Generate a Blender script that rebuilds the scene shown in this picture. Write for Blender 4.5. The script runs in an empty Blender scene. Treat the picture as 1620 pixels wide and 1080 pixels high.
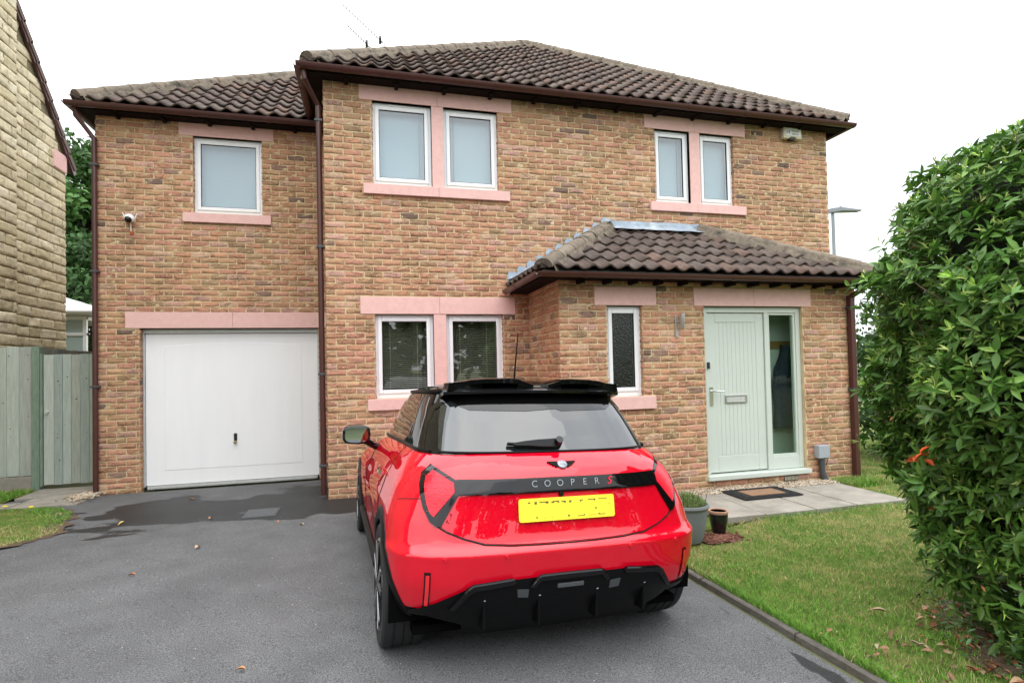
import bpy, bmesh, math, random
import numpy as np
from mathutils import Vector, Matrix
random.seed(7)
RNG = np.random.default_rng(7)
SC = bpy.context.scene
COL = SC.collection

# ------------------------------------------------------------------ camera, sky, sun, exposure
CAM = np.array([0.47945, -6.97494, 1.52930])
CR = np.array([0.96725, -0.25284, -0.02233]); CF = np.array([0.25335, 0.96709, 0.02349]); CU = np.array([0.01566, -0.02838, 0.99947])
cd = bpy.data.cameras.new('camera'); cam = bpy.data.objects.new('camera', cd); COL.objects.link(cam)
cd.sensor_width = 36.0; cd.lens = 870.18 / 1620 * 36; cd.shift_y = 20.64 / 1620
cd.clip_start = 0.05; cd.clip_end = 2000
m = Matrix.Identity(4)
for i in range(3):
    m[i][0] = CR[i]; m[i][1] = CU[i]; m[i][2] = -CF[i]; m[i][3] = CAM[i]
cam.matrix_world = m
SC.camera = cam

SUN_EL, SUN_AZ = math.radians(64), math.radians(200)     # azimuth from +Y clockwise: sun behind and a little left of the camera
world = bpy.data.worlds.new('World'); SC.world = world; world.use_nodes = True
wn, wl = world.node_tree.nodes, world.node_tree.links
wn.clear()
wo = wn.new('ShaderNodeOutputWorld'); bg = wn.new('ShaderNodeBackground')
sky = wn.new('ShaderNodeTexSky'); sky.sky_type = 'NISHITA'; sky.sun_disc = False
sky.sun_elevation = SUN_EL; sky.sun_rotation = SUN_AZ
sky.air_density = 1.0; sky.dust_density = 3.0
tc = wn.new('ShaderNodeTexCoord'); mp = wn.new('ShaderNodeMapping'); mp.inputs['Scale'].default_value = (1.6, 1.6, 4.0)
nz = wn.new('ShaderNodeTexNoise'); nz.inputs['Scale'].default_value = 1.5; nz.inputs['Detail'].default_value = 5
rmp = wn.new('ShaderNodeValToRGB')
rmp.color_ramp.elements[0].position = 0.32; rmp.color_ramp.elements[0].color = (15.6, 16.8, 18.4, 1)
rmp.color_ramp.elements[1].position = 0.66; rmp.color_ramp.elements[1].color = (21.5, 21.5, 21.5, 1)
mix = wn.new('ShaderNodeMix'); mix.data_type = 'RGBA'; mix.inputs[0].default_value = 0.95
wl.new(tc.outputs['Generated'], mp.inputs['Vector']); wl.new(mp.outputs[0], nz.inputs['Vector']); wl.new(nz.outputs['Fac'], rmp.inputs[0])
# an overcast sky is about two and a half times as bright overhead as at the horizon
sx = wn.new('ShaderNodeSeparateXYZ'); wl.new(tc.outputs['Generated'], sx.inputs[0])
gr_ = wn.new('ShaderNodeMapRange'); gr_.inputs[1].default_value = 0.0; gr_.inputs[2].default_value = 1.0; gr_.inputs[3].default_value = 0.52; gr_.inputs[4].default_value = 1.35; wl.new(sx.outputs[2], gr_.inputs[0])
mg = wn.new('ShaderNodeMix'); mg.data_type = 'RGBA'; mg.blend_type = 'MULTIPLY'; mg.inputs[0].default_value = 1
wl.new(rmp.outputs[0], mg.inputs[6]); wl.new(gr_.outputs[0], mg.inputs[7])
wl.new(sky.outputs[0], mix.inputs[6]); wl.new(mg.outputs[2], mix.inputs[7]); wl.new(mix.outputs[2], bg.inputs[0])
bg.inputs[1].default_value = 0.098
wl.new(bg.outputs[0], wo.inputs[0])
sd = bpy.data.lights.new('sun', 'SUN'); sd.energy = 0.9; sd.angle = math.radians(75); sd.color = (1, 0.97, 0.92)
sun = bpy.data.objects.new('sun', sd); COL.objects.link(sun)
sdir = Vector((math.sin(SUN_AZ) * math.cos(SUN_EL), math.cos(SUN_AZ) * math.cos(SUN_EL), math.sin(SUN_EL)))
sun.rotation_euler = sdir.to_track_quat('Z', 'Y').to_euler()
SC.view_settings.view_transform = 'Standard'; SC.view_settings.look = 'None'
SC.view_settings.exposure = 0.62; SC.view_settings.gamma = 1.0; SC.view_settings.use_curve_mapping = False

# ------------------------------------------------------------------ materials
def nmat(name):
    m = bpy.data.materials.new(name); m.use_nodes = True
    nt = m.node_tree
    return m, nt, nt.nodes['Principled BSDF']
def mat(name, col, rough=0.6, var=0.0, vscale=6.0, bump=0.0, bscale=60.0, metal=0.0, coat=0.0, spec=0.5, attr=False, col2=None, thr=(0.4, 0.65), stretch=(1, 1, 1), detail=6.0, coords='Object', rvar=0.0):
    """principled material with noise mottling: var = +-value, col2 = second colour by noise threshold, attr = colour from the point attribute Col"""
    m, nt, b = nmat(name); n, l = nt.nodes, nt.links
    b.inputs['Roughness'].default_value = rough; b.inputs['Metallic'].default_value = metal
    b.inputs['Coat Weight'].default_value = coat; b.inputs['Coat Roughness'].default_value = 0.03
    b.inputs['Specular IOR Level'].default_value = spec
    tcn = n.new('ShaderNodeTexCoord'); mpn = n.new('ShaderNodeMapping'); mpn.inputs['Scale'].default_value = stretch
    if coords == 'World':
        gn = n.new('ShaderNodeNewGeometry'); l.new(gn.outputs['Position'], mpn.inputs['Vector'])
    else: l.new(tcn.outputs[coords], mpn.inputs['Vector'])
    src = None
    if attr:
        a = n.new('ShaderNodeAttribute'); a.attribute_name = 'Col'; src = a.outputs['Color']
    if col2 is not None:
        t = n.new('ShaderNodeTexNoise'); t.inputs['Scale'].default_value = vscale; t.inputs['Detail'].default_value = detail; t.inputs['Roughness'].default_value = 0.65
        l.new(mpn.outputs[0], t.inputs['Vector'])
        r = n.new('ShaderNodeMapRange'); r.inputs[1].default_value = thr[0]; r.inputs[2].default_value = thr[1]; l.new(t.outputs['Fac'], r.inputs[0])
        x = n.new('ShaderNodeMix'); x.data_type = 'RGBA'; l.new(r.outputs[0], x.inputs[0])
        if src is None: x.inputs[6].default_value = (*col, 1)
        else: l.new(src, x.inputs[6])
        x.inputs[7].default_value = (*col2, 1); src = x.outputs[2]
    if var > 0:
        t = n.new('ShaderNodeTexNoise'); t.inputs['Scale'].default_value = vscale * 2.7; t.inputs['Detail'].default_value = detail; t.inputs['Roughness'].default_value = 0.7
        l.new(mpn.outputs[0], t.inputs['Vector'])
        r = n.new('ShaderNodeMapRange'); r.inputs[1].default_value = 0.25; r.inputs[2].default_value = 0.75; r.inputs[3].default_value = 1 - var; r.inputs[4].default_value = 1 + var
        l.new(t.outputs['Fac'], r.inputs[0])
        x = n.new('ShaderNodeMix'); x.data_type = 'RGBA'; x.blend_type = 'MULTIPLY'; x.inputs[0].default_value = 1
        if src is None: x.inputs[6].default_value = (*col, 1)
        else: l.new(src, x.inputs[6])
        l.new(r.outputs[0], x.inputs[7]); src = x.outputs[2]
    if src is None: b.inputs['Base Color'].default_value = (*col, 1)
    else: l.new(src, b.inputs['Base Color'])
    if bump > 0:
        t = n.new('ShaderNodeTexNoise'); t.inputs['Scale'].default_value = bscale; t.inputs['Detail'].default_value = 5
        l.new(mpn.outputs[0], t.inputs['Vector'])
        bp = n.new('ShaderNodeBump'); bp.inputs['Strength'].default_value = bump; bp.inputs['Distance'].default_value = 0.01
        l.new(t.outputs['Fac'], bp.inputs['Height']); l.new(bp.outputs[0], b.inputs['Normal'])
    return m
def glass_mat(name, tint=(0.75, 0.8, 0.78), ior=2.1, wav=0.0, rough=0.0):
    m = bpy.data.materials.new(name); m.use_nodes = True; n, l = m.node_tree.nodes, m.node_tree.links; n.clear()
    o = n.new('ShaderNodeOutputMaterial'); mx = n.new('ShaderNodeMixShader'); tr = n.new('ShaderNodeBsdfTransparent'); gl = n.new('ShaderNodeBsdfGlossy')
    fr = n.new('ShaderNodeFresnel'); fr.inputs['IOR'].default_value = ior
    tr.inputs[0].default_value = (*tint, 1); gl.inputs['Roughness'].default_value = rough
    ge = n.new('ShaderNodeNewGeometry'); fk = n.new('ShaderNodeMath'); fk.operation = 'MULTIPLY'; iv = n.new('ShaderNodeMath'); iv.operation = 'SUBTRACT'; iv.inputs[0].default_value = 1
    l.new(ge.outputs['Backfacing'], iv.inputs[1]); l.new(fr.outputs[0], fk.inputs[0]); l.new(iv.outputs[0], fk.inputs[1])     # only the outer face mirrors
    l.new(fk.outputs[0], mx.inputs[0]); l.new(tr.outputs[0], mx.inputs[1]); l.new(gl.outputs[0], mx.inputs[2]); l.new(mx.outputs[0], o.inputs[0])
    if wav > 0:
        t = n.new('ShaderNodeTexNoise'); t.inputs['Scale'].default_value = 45 if wav > .2 else 1.5
        tcn = n.new('ShaderNodeTexCoord'); l.new(tcn.outputs['Object'], t.inputs['Vector'])
        bp = n.new('ShaderNodeBump'); bp.inputs['Strength'].default_value = wav; bp.inputs['Distance'].default_value = 0.02
        l.new(t.outputs['Fac'], bp.inputs['Height']); l.new(bp.outputs[0], gl.inputs['Normal']); l.new(bp.outputs[0], fr.inputs['Normal'])
    return m

M = {}
def brick_mat(name='brick'):
    m, nt, b = nmat(name); n, l = nt.nodes, nt.links
    b.inputs['Roughness'].default_value = .92; b.inputs['Specular IOR Level'].default_value = .15
    g_ = n.new('ShaderNodeNewGeometry')
    def noise(sc, det, st=(1, 1, 1), dist=0.0, loc=(0, 0, 0)):
        mpn = n.new('ShaderNodeMapping'); mpn.inputs['Scale'].default_value = st; mpn.inputs['Location'].default_value = loc; l.new(g_.outputs['Position'], mpn.inputs['Vector'])
        t = n.new('ShaderNodeTexNoise'); t.inputs['Scale'].default_value = sc; t.inputs['Detail'].default_value = det; t.inputs['Distortion'].default_value = dist; l.new(mpn.outputs[0], t.inputs['Vector']); return t.outputs['Fac']
    def rng(x, a, bb, c, d):
        r = n.new('ShaderNodeMapRange'); r.inputs[1].default_value = a; r.inputs[2].default_value = bb; r.inputs[3].default_value = c; r.inputs[4].default_value = d; l.new(x, r.inputs[0]); return r.outputs[0]
    def mth(op, a, c=0.0):
        q = n.new('ShaderNodeMath'); q.operation = op
        for i, v in enumerate((a, c)):
            if isinstance(v, (int, float)): q.inputs[i].default_value = v
            else: l.new(v, q.inputs[i])
        return q.outputs[0]
    def mixc(f, a, c, blend='MIX'):
        x = n.new('ShaderNodeMix'); x.data_type = 'RGBA'; x.blend_type = blend
        for k, v in ((0, f), (6, a), (7, c)):
            if isinstance(v, (int, float)): x.inputs[k].default_value = v
            elif isinstance(v, tuple): x.inputs[k].default_value = (*v, 1)
            else: l.new(v, x.inputs[k])
        return x.outputs[2]
    a = n.new('ShaderNodeAttribute'); a.attribute_name = 'Col'
    two = mixc(rng(noise(9, 4, (1, 1, 2.2)), .42, .58, 0, 1), (.445, .30, .165), (.46, .255, .175))
    c = mixc(.25, a.outputs['Color'], two)
    c = mixc(rng(noise(16, 6, (1, 1, 1.6), .4), .60, .76, 0, .62), c, (.23, .145, .085))      # burnt and soiled flecks
    c = mixc(rng(noise(13, 5, (1, 1, 1.6), .3, (5, 3, 2)), .66, .80, 0, .55), c, (.58, .44, .30))   # pale lime bloom
    fold = mth('ABSOLUTE', mth('SUBTRACT', noise(7, 1.5, (1, 1, 2.6), 1.6), .5)); fold = rng(fold, .0, .030, 1, 0)
    where = rng(noise(4.2, 2, (1, 1, 1), 0, (9, 1, 4)), .46, .56, 0, 1); fold = mth('MULTIPLY', fold, where)
    c = mixc(mth('MULTIPLY', fold, .5), c, (.13, .075, .04))
    c = mixc(1.0, c, rng(noise(60, 4), .28, .72, .78, 1.22), 'MULTIPLY')
    damp = noise(.55, 4, (1, 1, 1), .3, (2, 7, 1)); c = mixc(1.0, c, rng(damp, .3, .7, .88, 1.1), 'MULTIPLY')
    l.new(c, b.inputs['Base Color'])
    h = mth('SUBTRACT', mth('MULTIPLY', noise(38, 5), .55), mth('MULTIPLY', fold, .9))
    bp = n.new('ShaderNodeBump'); bp.inputs['Strength'].default_value = .9; bp.inputs['Distance'].default_value = .010; l.new(h, bp.inputs['Height']); l.new(bp.outputs[0], b.inputs['Normal'])
    return m
M['brick'] = brick_mat()
M['mortar'] = mat('mortar', (.58, .46, .28), .95, var=.25, vscale=3, bump=.5, bscale=90, spec=.1)
M['sandstone'] = mat('sandstone', (.72, .46, .42), .85, var=.10, vscale=5, bump=.15, bscale=120, spec=.2)
M['upvc'] = mat('white_plastic', (.80, .81, .82), .35, var=.03, vscale=2)
M['gasket'] = mat('black_rubber', (.02, .02, .02), .7)
M['tile'] = mat('clay_tile', (.12, .085, .07), .9, coords='World', var=.30, vscale=7, bump=.6, bscale=55, attr=True, col2=(.22, .20, .165), thr=(.64, .84), spec=.2, detail=9)
M['hiptile'] = mat('hip_tile', (.17, .14, .11), .95, var=.4, vscale=6, bump=.8, bscale=40, attr=True, col2=(.075, .068, .055), thr=(.52, .68), spec=.15, detail=9)
M['lead'] = mat('lead_flashing', (.30, .36, .42), .5, var=.25, vscale=4, col2=(.55, .60, .63), thr=(.5, .72), metal=.15)
M['brownpvc'] = mat('brown_gutter_plastic', (.068, .023, .019), .35, var=.15, vscale=3)
M['darkwood'] = mat('dark_stained_timber', (.010, .006, .005), .8, var=.3, vscale=8, spec=.15)
M['soffit'] = mat('soffit_board', (.014, .009, .008), .9, var=.3, vscale=5, spec=.1)
M['felt'] = mat('roof_underlay', (.03, .026, .023), .95)
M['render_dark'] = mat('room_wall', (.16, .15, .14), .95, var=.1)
M['room_pale'] = mat('room_wall_pale', (.66, .68, .64), .95, var=.05)
M['blind'] = mat('blind_slat', (.62, .56, .42), .6)
M['sky_tint'] = mat('sky_reflection_tint', (.47, .58, .65), .9, var=.03)  # pale blue of the reflected sky, put into the sheet behind the upstairs panes
M['glass'] = glass_mat('window_glass', tint=(.86, .9, .9), ior=2.3, wav=.03)
M['obscure'] = glass_mat('obscure_glass', tint=(.55, .64, .56), ior=1.75, wav=.55)
M['doorglass'] = glass_mat('door_glass', tint=(.80, .88, .83), ior=1.55, wav=.03)
M['sage'] = mat('sage_green_paint', (.53, .58, .525), .45, var=.03, vscale=2)
M['steel'] = mat('brushed_steel', (.55, .55, .53), .35, metal=.9)
M['chrome'] = mat('chrome', (.75, .75, .75), .12, metal=1)
M['garage'] = mat('white_garage_paint', (.86, .865, .875), .4, var=.025, vscale=1.2, stretch=(3, 1, .3))
M['galv'] = mat('galvanised_steel', (.60, .61, .60), .45, metal=.5, var=.1)
M['blackplastic'] = mat('black_plastic', (.012, .012, .012), .45)
M['greyplastic'] = mat('grey_plastic', (.33, .36, .39), .5, var=.06)
M['darkgrey'] = mat('dark_grey_plastic', (.055, .06, .065), .5)
M['cream'] = mat('aged_cream_plastic', (.55, .52, .36), .5, var=.08)
M['label'] = mat('white_label', (.72, .73, .68), .5)
M['ink_blue'] = mat('blue_ink', (.03, .03, .25), .6)
M['ink_grey'] = mat('grey_ink', (.2, .21, .22), .6)
M['white'] = mat('white_gloss_plastic', (.82, .82, .82), .25)
M['rust'] = mat('orange_sealant', (.45, .10, .03), .8)
M['stone'] = mat('rough_yellow_stone', (.42, .36, .22), .95, coords='World', var=.26, vscale=5, bump=.8, bscale=30, attr=True, col2=(.16, .13, .08), thr=(.54, .80), spec=.15, detail=9)
M['wood_fence'] = mat('weathered_green_boards', (.17, .215, .18), .85, coords='World', var=.22, vscale=3, bump=.3, bscale=30, attr=True, stretch=(6, 6, .5), spec=.2)
M['wood_post'] = mat('green_stained_post', (.17, .235, .18), .85, var=.35, vscale=4, stretch=(6, 6, .6))
M['knot'] = mat('wood_knot', (.035, .03, .02), .85)
M['concrete'] = mat('concrete', (.27, .25, .215), .9, var=.25, vscale=4, bump=.3, bscale=60)
M['slab'] = mat('paving_slab', (.29, .265, .225), .9, var=.24, vscale=2.2, bump=.25, bscale=70, col2=(.20, .185, .155), thr=(.45, .7))
M['kerb'] = mat('kerb_edging', (.115, .105, .09), .95, var=.4, vscale=5, bump=.6, bscale=50, col2=(.07, .06, .045), thr=(.55, .75))
M['soil'] = mat('bare_soil', (.10, .065, .04), 1, var=.4, vscale=6, bump=.9, bscale=40)
M['mulch'] = mat('red_mulch', (.13, .055, .035), 1, var=.4, vscale=14, bump=1, bscale=60)
M['turf'] = mat('turf', (.085, .125, .028), 1, var=.35, vscale=5, bump=.8, bscale=70, col2=(.20, .175, .065), thr=(.45, .66), spec=.1)
M['field'] = mat('distant_ground', (.10, .11, .045), 1, var=.3, vscale=.3)
M['grass'] = mat('grass_blades', (.1, .2, .03), .7, attr=True, spec=.25)
M['gravel'] = mat('pale_gravel', (.4, .34, .26), .9, attr=True, spec=.2)
M['bark'] = mat('bark', (.07, .055, .04), .95, var=.3, vscale=8, bump=.6)
M['twig'] = mat('twig', (.11, .085, .045), .9)
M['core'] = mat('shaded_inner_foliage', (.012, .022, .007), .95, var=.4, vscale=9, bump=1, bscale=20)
M['deadleaf'] = mat('dead_leaf', (.3, .12, .04), .8, attr=True)
M['tyre'] = mat('tyre_rubber', (.014, .014, .015), .75, bump=.1, bscale=90)
M['rim_dark'] = mat('black_alloy', (.012, .012, .013), .22, coat=.4)
M['rim_bright'] = mat('machined_alloy', (.42, .42, .44), .3, metal=.9)
M['paint'] = mat('red_car_paint', (.60, .002, .016), .55, coat=1.0, spec=.0, var=.02, vscale=400)
M['paint'].node_tree.nodes['Principled BSDF'].inputs['Coat Roughness'].default_value = .012; M['paint'].node_tree.nodes['Principled BSDF'].inputs['Coat IOR'].default_value = 1.6
M['black_gloss'] = mat('gloss_black', (.0035, .0035, .004), .05, spec=.42)
M['clad'] = mat('satin_black_cladding', (.0035, .0035, .004), .42, spec=.16)
M['under'] = mat('underbody_black', (.004, .004, .004), .95, spec=.0)
M['seam'] = mat('panel_gap', (.010, .002, .002), .9)
M['lens'] = mat('red_lamp_lens', (.78, .010, .03), .18, coat=.15, spec=.3, bump=.25, bscale=90)
M['lens_dark'] = mat('dark_red_lamp_stripe', (.40, .006, .014), .15, coat=1.0)
M['reflector'] = mat('red_reflector', (.75, .012, .02), .15, coat=1)
M['frit_reflection'] = mat('black_spoiler_reflection', (.003, .003, .003), .03)  # black frit colour, also painted in for the spoiler's reflection
M['plate'] = mat('yellow_number_plate', (.88, .72, .045), .35)
M['plate_ink'] = mat('plate_ink', (.10, .09, .02), .6)
M['badge'] = mat('grey_badge', (.22, .24, .26), .3, metal=.6)
M['letter'] = mat('grey_letter', (.26, .29, .31), .35, metal=.4)
M['letter_red'] = mat('red_letter', (.75, .01, .03), .35)
M['carglass'] = mat('tinted_car_glass', (.012, .015, .016), .02, coat=0)
M['carglass'].node_tree.nodes['Principled BSDF'].inputs['IOR'].default_value = 1.85
M['chimneypot'] = M['sandstone']
M['grey_pot'] = mat('grey_plant_pot', (.185, .20, .205), .55, var=.08, vscale=5)
M['black_pot'] = mat('black_glazed_pot', (.006, .006, .008), .15, coat=.5)
M['terracotta'] = mat('terracotta', (.42, .23, .15), .85, var=.15)
M['matrubber'] = mat('black_rubber_mat', (.016, .016, .016), .9, bump=.8, bscale=160)
M['coir'] = mat('brown_coir', (.26, .15, .085), 1, var=.3, vscale=12, bump=.7, bscale=160)
M['coat_blue'] = mat('dark_blue_coat', (.025, .035, .065), .9, var=.4, vscale=8)
M['pegwood'] = mat('pine_rail', (.35, .19, .07), .6)
M['lamp_grey'] = mat('grey_lamp_post', (.20, .22, .24), .5)
M['orange_bloom'] = mat('orange_blossom', (.65, .33, .02), .7, attr=True)

def leafmat(name, rough=.38):
    m, nt, b = nmat(name); n, l = nt.nodes, nt.links
    a = n.new('ShaderNodeAttribute'); a.attribute_name = 'Col'
    l.new(a.outputs['Color'], b.inputs['Base Color']); b.inputs['Roughness'].default_value = rough + .06
    b.inputs['Specular IOR Level'].default_value = .36
    tr = n.new('ShaderNodeBsdfTranslucent'); ad = n.new('ShaderNodeMixShader'); ad.inputs[0].default_value = .14
    hs = n.new('ShaderNodeHueSaturation'); hs.inputs['Value'].default_value = 1.6; l.new(a.outputs['Color'], hs.inputs['Color']); l.new(hs.outputs[0], tr.inputs[0])
    o = nt.nodes['Material Output']; l.new(b.outputs[0], ad.inputs[1]); l.new(tr.outputs[0], ad.inputs[2]); l.new(ad.outputs[0], o.inputs[0])
    return m
M['leaf'] = leafmat('evergreen_leaf'); M['treeleaf'] = leafmat('tree_leaf', .55)

# asphalt with damp patches that have their own shape
def asphalt():
    m, nt, b = nmat('asphalt'); n, l = nt.nodes, nt.links
    tcn = n.new('ShaderNodeTexCoord')
    def noise(sc, det=4, st=(1, 1, 1), loc=(0, 0, 0)):
        mpn = n.new('ShaderNodeMapping'); mpn.inputs['Scale'].default_value = st; mpn.inputs['Location'].default_value = loc
        l.new(tcn.outputs['Object'], mpn.inputs['Vector'])
        t = n.new('ShaderNodeTexNoise'); t.inputs['Scale'].default_value = sc; t.inputs['Detail'].default_value = det; l.new(mpn.outputs[0], t.inputs['Vector']); return t.outputs['Fac']
    def rng(x, a, bb, c, d):
        r = n.new('ShaderNodeMapRange'); r.inputs[1].default_value = a; r.inputs[2].default_value = bb; r.inputs[3].default_value = c; r.inputs[4].default_value = d; l.new(x, r.inputs[0]); return r.outputs[0]
    def math_(op, a, c):
        q = n.new('ShaderNodeMath'); q.operation = op
        for i, v in enumerate((a, c)):
            if isinstance(v, (int, float)): q.inputs[i].default_value = v
            else: l.new(v, q.inputs[i])
        return q.outputs[0]
    fine = rng(noise(160, 4), .34, .66, .35, 1.7); mid = rng(noise(3.0, 5), .3, .7, .86, 1.14); big = rng(noise(.5, 3), .3, .7, .9, 1.1)
    sep = n.new('ShaderNodeSeparateXYZ'); l.new(tcn.outputs['Object'], sep.inputs[0])
    # damp band in front of the garage and a few drips beyond it
    d1 = math_('ABSOLUTE', math_('SUBTRACT', sep.outputs['Y'], .0), 0); reg = rng(d1, .35, 1.15, .16, -.22)
    dx = math_('ABSOLUTE', math_('SUBTRACT', sep.outputs['X'], -.8), 0); regx = rng(dx, 1.3, 2.3, .0, -.30)
    wet = rng(math_('ADD', math_('ADD', noise(1.25, 4, (1, 1.9, 1), (3.1, 1.7, 0)), reg), regx), .500, .520, 0, 1)
    dk = math_('ABSOLUTE', math_('SUBTRACT', sep.outputs['X'], 2.62), 0)
    wet2 = rng(math_('ADD', noise(1.6, 4, (1, 1, 1), (7, 2, 0)), rng(dk, .0, .22, .13, -.4)), .60, .63, 0, 1)
    wet = math_('MAXIMUM', wet, wet2)
    v = math_('MULTIPLY', math_('MULTIPLY', fine, mid), big)
    v = math_('MULTIPLY', v, rng(wet, 0, 1, 1, .24))
    x = n.new('ShaderNodeMix'); x.data_type = 'RGBA'; x.blend_type = 'MULTIPLY'; x.inputs[0].default_value = 1; x.inputs[6].default_value = (.104, .105, .108, 1); l.new(v, x.inputs[7])
    l.new(x.outputs[2], b.inputs['Base Color']); l.new(rng(wet, 0, 1, .85, .50), b.inputs['Roughness']); l.new(rng(wet, 0, 1, .4, .2), b.inputs['Specular IOR Level'])
    bp = n.new('ShaderNodeBump'); bp.inputs['Distance'].default_value = .006; l.new(rng(wet, 0, 1, .8, .3), bp.inputs['Strength']); l.new(noise(170, 3), bp.inputs['Height']); l.new(bp.outputs[0], b.inputs['Normal'])
    return m
M['asphalt'] = asphalt()

# ------------------------------------------------------------------ mesh helpers
def mesh_np(name, V, F, cols=None, smooth=False):
    """V (n,3); F: list of (m,k) index arrays; cols (n,3) per point"""
    me = bpy.data.meshes.new(name); V = np.asarray(V, np.float32)
    me.vertices.add(len(V)); me.vertices.foreach_set('co', V.ravel())
    F = [np.asarray(f, np.int32) for f in F if len(f)]
    nl = sum(f.size for f in F); nf = sum(len(f) for f in F)
    me.loops.add(nl); me.polygons.add(nf)
    me.loops.foreach_set('vertex_index', np.concatenate([f.ravel() for f in F]))
    tot = np.concatenate([np.full(len(f), f.shape[1], np.int32) for f in F])
    me.polygons.foreach_set('loop_start', np.concatenate([[0], np.cumsum(tot)[:-1]]).astype(np.int32))
    me.polygons.foreach_set('loop_total', tot)
    if smooth: me.polygons.foreach_set('use_smooth', np.ones(nf, bool))
    if cols is not None:
        a = me.attributes.new('Col', 'FLOAT_COLOR', 'POINT'); c = np.ones((len(V), 4), np.float32); c[:, :3] = cols
        a.data.foreach_set('color', c.ravel())
    me.update(calc_edges=True); me.validate()
    return me
def link(name, me, material, parent=None, kind=None, label=None):
    o = bpy.data.objects.new(name, me); COL.objects.link(o)
    if material is not None and not me.materials: me.materials.append(material)
    if parent is not None:
        o.parent = parent
        if not parent.get('local'): o.matrix_parent_inverse = Matrix.Translation(-Vector(parent.get('base', (0, 0, 0))))
    if kind: o['kind'] = kind
    if label: o['label'] = label
    return o
def thing(name, label, cat, loc=(0, 0, 0), group=None):
    o = bpy.data.objects.new(name, None); COL.objects.link(o); o.location = loc; o['base'] = loc; o.empty_display_size = .1
    o['label'] = label; o['category'] = cat
    if group: o['group'] = group
    return o
def tag(o, label, cat, group=None):
    o['label'] = label; o['category'] = cat
    if group: o['group'] = group
    return o

class MB:
    def __init__(s): s.v = []; s.f = []
    def add(s, vs, fs):
        k = len(s.v); s.v += [tuple(float(c) for c in p) for p in vs]; s.f += [tuple(i + k for i in f) for f in fs]; return s
    def box(s, x0, x1, y0, y1, z0, z1):
        return s.add([(x0, y0, z0), (x1, y0, z0), (x1, y1, z0), (x0, y1, z0), (x0, y0, z1), (x1, y0, z1), (x1, y1, z1), (x0, y1, z1)],
                     [(3, 2, 1, 0), (4, 5, 6, 7), (0, 1, 5, 4), (1, 2, 6, 5), (2, 3, 7, 6), (3, 0, 4, 7)])
    def prism(s, poly, axis, a, b):
        """poly: list of 2D points, extruded along axis ('x','y','z') from a to b"""
        def P(p, t): return {'x': (t, p[0], p[1]), 'y': (p[0], t, p[1]), 'z': (p[0], p[1], t)}[axis]
        n = len(poly)
        return s.add([P(p, a) for p in poly] + [P(p, b) for p in poly], [tuple(range(n))[::-1], tuple(range(n, 2 * n))] + [(i, (i + 1) % n, n + (i + 1) % n, n + i) for i in range(n)])
    def tube(s, path, r, n=10, cap=True):
        path = [Vector(p) for p in path]; rs = r if isinstance(r, (list, tuple)) else [r] * len(path); vs = []; fs = []
        for i, p in enumerate(path):
            d = (path[min(i + 1, len(path) - 1)] - path[max(i - 1, 0)]).normalized()
            a = d.cross(Vector((0, 0, 1)) if abs(d.z) < .9 else Vector((1, 0, 0))).normalized(); c = d.cross(a)
            for j in range(n):
                t = 2 * math.pi * j / n; vs.append(p + (a * math.cos(t) + c * math.sin(t)) * rs[i])
        for i in range(len(path) - 1):
            for j in range(n): fs.append((i * n + j, i * n + (j + 1) % n, (i + 1) * n + (j + 1) % n, (i + 1) * n + j))
        if cap: fs += [tuple(range(n)), tuple(range(len(vs) - n, len(vs)))[::-1]]
        return s.add(vs, fs)
    def lathe(s, prof, c, n=32, axis='z'):
        vs = []; fs = []
        for (r, z) in prof:
            for j in range(n):
                t = 2 * math.pi * j / n; a, b2 = r * math.cos(t), r * math.sin(t)
                vs.append({'z': (c[0] + a, c[1] + b2, c[2] + z), 'x': (c[0] + z, c[1] + a, c[2] + b2), 'y': (c[0] + a, c[1] + z, c[2] + b2)}[axis])
        for i in range(len(prof) - 1):
            for j in range(n): fs.append((i * n + j, i * n + (j + 1) % n, (i + 1) * n + (j + 1) % n, (i + 1) * n + j))
        return s.add(vs, fs)
    def build(s, name, material, parent=None, smooth=False, bevel=0, kind=None, label=None, segs=2, fix=True):
        me = bpy.data.meshes.new(name); me.from_pydata(s.v, [], s.f); me.update()
        if fix:
            bm = bmesh.new(); bm.from_mesh(me); bmesh.ops.recalc_face_normals(bm, faces=bm.faces); bm.to_mesh(me); bm.free()
        if smooth:
            me.polygons.foreach_set('use_smooth', [True] * len(me.polygons)); me.set_sharp_from_angle(angle=math.radians(38))
        o = link(name, me, material, parent, kind, label)
        if bevel:
            b = o.modifiers.new('bevel', 'BEVEL'); b.width = bevel; b.segments = segs; b.limit_method = 'ANGLE'; b.angle_limit = math.radians(40)
        return o
def col_attr(me, fn):
    a = me.attributes.new('Col', 'FLOAT_COLOR', 'POINT')
    for i, v in enumerate(me.vertices): a.data[i].color = (*fn(v.co), 1)

def project(P):
    d = np.asarray(P, float) - CAM; z = d @ CF
    return np.stack([810 + 870.18 * (d @ CR) / z, 560.64 - 870.18 * (d @ CU) / z, z], -1)

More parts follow.
